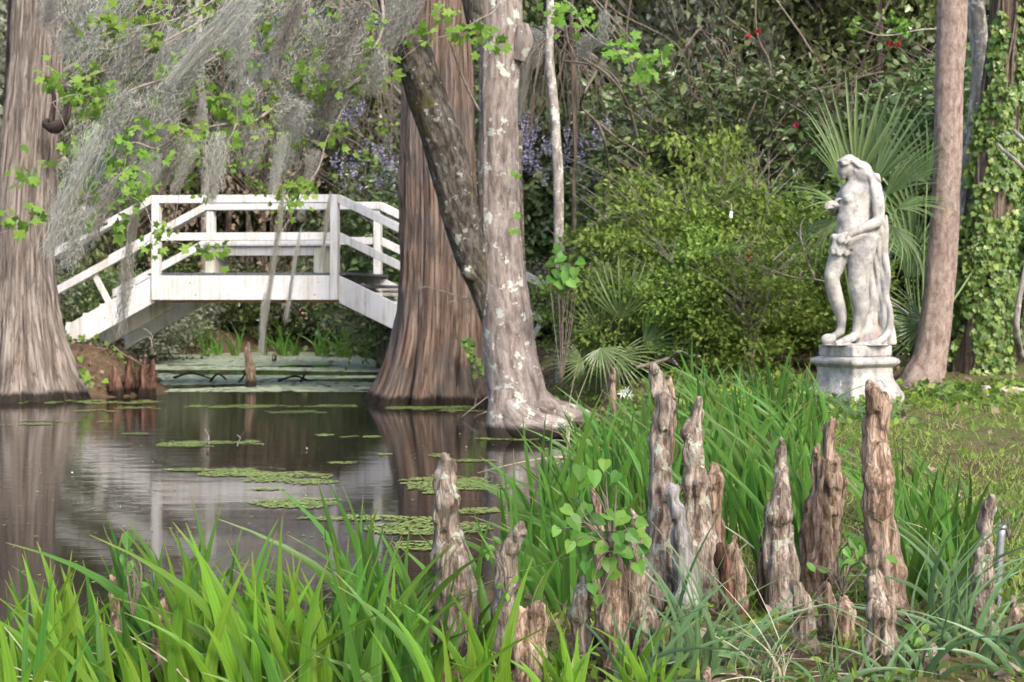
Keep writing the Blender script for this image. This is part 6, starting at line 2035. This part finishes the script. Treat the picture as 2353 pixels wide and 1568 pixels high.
leafy('leafy_sprout', 'round blurred green leaves low in the iris left of centre', 'plant', [(505, 1360, 1.2), (520, 1375, 1.1), (490, 1345, .9), (515, 1395, .8)], 3.9, .04, LEAF_HEART, M['vine_leaf'], (512, 1450))
leafy('leafy_sprout', 'small green sprout on the crooked knee', 'plant', [(1140, 1240, .9), (1130, 1260, .8), (1185, 1330, .8), (1150, 1345, .7), (1200, 1350, .9), (1165, 1365, .8), (1215, 1330, .8), (1120, 1275, .6)], 4.4, .04, LEAF_OVATE, M['vine_leaf'], (1165, 1380))
leafy('leafy_sprout', 'yellow-green leaves between the gnarled knee and the tall smooth knee', 'plant', [(1955, 1240, 1.1), (1940, 1260, 1), (1975, 1265, 1), (1930, 1285, .9), (1960, 1290, .9), (2040, 1280, .9), (1890, 1310, .8), (1860, 1300, .8), (1985, 1290, .7)], 4.5, .05, LEAF_OVATE, M['vine_leaf'], (1935, 1370))
leafy('leafy_sprout', 'low green leaves at the bottom right between the knees', 'plant', [(2080, 1440, 1), (2100, 1450, 1), (2120, 1470, .9), (2090, 1490, 1), (2070, 1470, .8), (2130, 1440, .8), (2060, 1510, .9), (2110, 1500, .8)], 4.3, .055, LEAF_OVATE, M['vine_leaf'], (2095, 1540))
leafy('leafy_sprout', 'yellow-green sprig on the right edge above the pipe', 'plant', [(2290, 1165, 1), (2310, 1170, 1), (2330, 1180, .9), (2300, 1185, .8), (2345, 1175, .8)], 5.0, .05, LEAF_LANCE, M['cover'], (2320, 1240))
leafy('leafy_sprout', 'bright green weeds on the left bank by the cypress foot', 'plant', [(185, 852, 1), (195, 860, 1), (205, 868, 1), (190, 865, .9), (200, 875, .8), (240, 875, .8), (185, 825, .7), (210, 880, .7)], 17.9, .12, LEAF_HEART, M['maple_leaf'], (195, 885))
# white lily-like flower right of the maple root
o = empty('white_flower', tuple(P(1436, 940, 10.6)))
tag(o, 'white star flower in the weeds right of the maple root', 'flower')
o_p = P(1436, 940, 10.6)
tubes('stem', [[[0, 0, -.15, .005], [0, 0, .05, .004], [*(P(1436, 908, 10.6) - o_p), .003]]], M['palm_stalk'], o, 6, None, 8)
for (fx, fy) in ((1440, 897), (1430, 905), (1446, 908)):
    for k in range(6):
        a = k / 6 * 6.28
        dv = np.array([[math.cos(a), -.5, math.sin(a)]])
        pt = add('petal', leaf_mesh('petal', LEAF_LANCE, np.zeros((1, 3)), rot_from(dv, np.array([[0, -1.0, .3]])), np.array([.045]) if k % 2 else np.array([.038]), M['petal_white']), o, tuple(P(fx, fy, 10.55) - o_p))
        pt.scale = (1.1, 1.1, 1.1)


# ------------------------------------------------------------------ small things
pa, pb = P(2303, 1208, 4.95), P(2288, 1400, 4.95)
o = empty('steel_pipe', tuple(pb))
tag(o, 'thin galvanised steel pipe standing in the ground at the right edge', 'pipe')
tubes('tube_shaft', [[[0, 0, -.15, .0125], [*((pa - pb) * .5), .0125], [*(pa - pb), .0125]]], M['steel'], o, 16, None, 12)
e = pa - pb
dirp = e / np.linalg.norm(e)
tubes('rim', [[[*(e - dirp * .012), .0155], [*(e + dirp * .002), .0155]]], M['steel'], o, 16, None, 3)
tg = P(1680, 493, 13.2)
o = empty('plant_tag', tuple(tg))
tag(o, 'tiny white plastic tag hanging in the azalea hedge', 'tag')
bevelled('label_plate', [tg + np.array(v) for v in ((-.014, 0, -.035), (.014, 0, -.035), (.014, .006, -.035), (-.014, .006, -.035), (-.014, 0, .03), (.014, 0, .03), (.014, .006, .03), (-.014, .006, .03))], M['tag_white'], o, .002, tg)
tubes('string', [[[0, 0, .03, .002], [.004, 0, .06, .002], [0, 0, .1, .002]]], M['tag_white'], o, 5, None, 5)
# stone edging at the right edge
for i, (dx, dy, d, lx, lab) in enumerate([(2335, 905, 12.0, .32, 'pale stone edging slab at the right edge behind the ivy ground cover'), (2450, 908, 12.1, .34, 'pale stone edging slab continuing beyond the right edge')]):
    c = P(dx, dy, d)
    zg = gz(c[0], c[1])
    c8 = [c + np.array(v) for v in ((-lx, -.12, -.14), (lx, -.14, -.14), (lx, .16, -.14), (-lx, .14, -.14), (-lx + .02, -.10, .06), (lx - .02, -.12, .055), (lx - .02, .14, .06), (-lx + .02, .12, .065))]
    o = bevelled('edging_stone', c8, M['kerb'], None, .025, c)
    o.location = c
    tag(o, lab, 'stone', 'stone edging')

# ------------------------------------------------------------------ duckweed and petals on the water
DW = [(470, 1020, 150, 8), (400, 1017, 90, 6), (560, 1088, 110, 10), (640, 1098, 120, 13), (480, 1082, 130, 6), (700, 1108, 100, 6), (1040, 1112, 100, 24), (960, 1106, 60, 8), (690, 1157, 125, 12), (860, 1192, 190, 7), (990, 1215, 150, 18), (1000, 1255, 90, 12), (740, 1000, 28, 4), (890, 1046, 24, 4), (1010, 1048, 26, 5), (560, 935, 160, 5), (380, 938, 150, 4), (680, 948, 90, 5),
      (120, 970, 140, 4), (40, 978, 80, 5), (250, 925, 200, 5), (800, 935, 120, 4), (980, 938, 140, 5), (1080, 945, 80, 5), (1080, 1175, 70, 8), (1150, 1120, 60, 5), (1090, 1060, 60, 3), (830, 1005, 50, 3), (340, 998, 60, 3), (600, 1125, 60, 3), (780, 1065, 40, 3), (1180, 1010, 60, 5), (1120, 1010, 40, 3), (60, 920, 120, 5), (220, 945, 90, 3)]
P_, S_ = [], []
for (dx, dy, hw, hh) in DW:
    y0, y1 = CAM_H * FPX / (dy + hh - HOR), CAM_H * FPX / (dy - hh - HOR)
    ym = (y0 + y1) / 2
    hx = hw / FPX * ym
    area = hx * 2 * (y1 - y0) * .8
    n = int(min(6500, area / .00026))
    u, v = rng.uniform(-1, 1, n), rng.uniform(-1, 1, n)
    q = np.stack([u * hx * 1.5 + dx * .01, v * (y1 - y0) * .9 + dy * .01, 0 * u], -1)
    edge = 1 - (u * u + v * v) + (1.3 if hh > 6 else 1.6) * fbm(q * np.array([4.0, 3.0, 1]), 88, 4) - (.2 if hh > 6 else .45)
    k = edge > .12
    P_.append(np.stack([(dx - 1176.5) / FPX * ym + u[k] * hx, ym + v[k] * (y1 - y0) * .5, np.full(k.sum(), .004)], -1))
    S_.append(np.full(k.sum(), .0115))
# strays
n = 900
P_.append(np.stack([rng.uniform(-5.5, .2, n), rng.uniform(6, 18, n), np.full(n, .004)], -1))
S_.append(np.full(n, .008))
pos, sc = np.vstack(P_), np.concatenate(S_)
ok = pond_sd(pos[:, 0], pos[:, 1]) < -.02
pos, sc = pos[ok], sc[ok]
n = len(pos)
pos[:, 2] += rng.random(n) * .003
a = rng.random(n) * 6.28
R = np.zeros((n, 3, 3))
R[:, 0, 0] = np.cos(a); R[:, 0, 1] = -np.sin(a); R[:, 1, 0] = np.sin(a); R[:, 1, 1] = np.cos(a); R[:, 2, 2] = 1
dw = add('duckweed', leaf_mesh('duckweed', DISC, pos, R, sc * (.6 + .7 * rng.random(n)), M['duckweed']))
tag(dw, 'yellow-green duckweed mats floating on the dark pond', 'duckweed', kind='stuff')
# pale sheet beyond the bridge
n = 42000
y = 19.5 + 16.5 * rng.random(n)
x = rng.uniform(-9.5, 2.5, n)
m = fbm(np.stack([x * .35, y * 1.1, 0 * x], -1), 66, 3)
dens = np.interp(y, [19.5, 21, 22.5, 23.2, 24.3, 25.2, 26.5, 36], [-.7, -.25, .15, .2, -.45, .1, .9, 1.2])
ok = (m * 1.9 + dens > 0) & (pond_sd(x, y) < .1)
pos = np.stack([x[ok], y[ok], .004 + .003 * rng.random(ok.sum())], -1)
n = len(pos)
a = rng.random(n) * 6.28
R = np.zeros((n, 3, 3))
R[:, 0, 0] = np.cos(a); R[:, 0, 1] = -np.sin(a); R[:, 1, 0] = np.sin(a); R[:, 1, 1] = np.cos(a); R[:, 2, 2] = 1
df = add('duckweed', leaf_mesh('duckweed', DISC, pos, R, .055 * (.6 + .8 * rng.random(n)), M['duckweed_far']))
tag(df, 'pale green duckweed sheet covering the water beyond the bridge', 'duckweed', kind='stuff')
n = 34
y = CAM_H * FPX / rng.uniform(215, 480, n)
x = rng.uniform(-.36, .02, n) * y
pos = np.stack([x, y, np.full(n, .012)], -1)
ok = pond_sd(x, y) < -.05
pos = pos[ok]
n = len(pos)
pt = add('fallen_petals', leaf_mesh('fallen_petals', LEAF_HEART, pos, rot_from(rand_dirs(n) * np.array([1, 1, .2]), rand_dirs(n, 3)), .015 * (.5 + .8 * rng.random(n)), M['petal_white']))
tag(pt, 'tiny white fallen petals afloat on the pond', 'petals', kind='stuff')


# ------------------------------------------------------------------ every look-alike gets the landmark it stands nearest to
NEAR_MARKS = [(5, 'the left frame edge'), (150, 'the mirrored left trunk edge'), (265, 'the slim brown knee'), (372, 'the reddish-tipped knee'), (498, 'the low dark knee at lower left'), (600, 'the moss reflection gap'), (690, 'the open water centre'), (840, 'the highest iris tip'), (1040, 'the lone tall knee'), (1165, 'the crooked root-wrapped knee'), (1222, 'the double-topped knee'),
              (1335, 'the low lumpy knee'), (1410, 'the vine-covered knee'), (1515, 'the crook-headed knee'), (1600, 'the tall grey-brown knee'), (1690, 'the twin-tipped knee'), (1793, 'the tufted knee'), (1890, 'the gnarled knee'), (2020, 'the tall smooth knee'), (2140, 'the small bumpy knee'), (2262, 'the lichen knee by the pipe'), (2335, 'the lower right corner knee')]
NEAR_MARKS = [m for m in NEAR_MARKS if 'reflection' not in m[1]]
FAR_MARKS = [(20, 'the left cypress'), (200, 'the left bridge stairs'), (362, 'the left bridge post'), (573, 'the grey water stump'), (700, 'the bridge bench right leg'), (778, 'the right bridge post'), (1000, 'the red cypress'), (1147, 'the lichen maple'), (1280, 'the thin lichen trunk'), (1436, 'the white star flower'), (1560, 'the fallen branch'), (1680, 'the small white tag'), (1960, 'the statue'), (2150, 'the pinkish trunk'), (2260, 'the ivy-clad trunk')]
ORD = ['nearest', 'second', 'third', 'fourth', 'fifth', 'sixth', 'seventh', 'eighth', 'ninth', 'tenth', 'eleventh', 'twelfth']
for o in list(C.objects):
    if o.parent is None and o.get('group') in ('understory trees of the wood', 'low shrubs on the banks', 'trunks deep in the wood', 'moss deep in the left wood', 'moss deep in the right wood'):
        lab = o['label']
        for cut in (' at the far', ' beyond', ' on the bank', ' deep in the trees'):
            if cut in lab:
                lab = lab[:lab.index(cut)]
        if o.get('group') == 'trunks deep in the wood' and lab != 'thin far trunk':
            continue
        if 'moss' in lab:
            lab = 'grey moss drape deep in the wood'
        PENDING.append((o, lab, 1176.5 + o.matrix_basis.translation.x / o.matrix_basis.translation.y * FPX, o.matrix_basis.translation.y))
groups_ = {}
for o, lab, dx, y in PENDING:
    marks = NEAR_MARKS if y < 9 else FAR_MARKS
    mx, mn = min(marks, key=lambda m: abs(m[0] - dx))
    side = 'left' if dx < mx else 'right'
    groups_.setdefault((lab, mn, side), []).append((abs(dx - mx), o))
for (lab, mn, side), lst in groups_.items():
    for i, (_, o) in enumerate(sorted(lst, key=lambda q: q[0])):
        o['label'] = '%s, %s %s of %s' % (lab, ORD[min(i, 11)], side, mn)
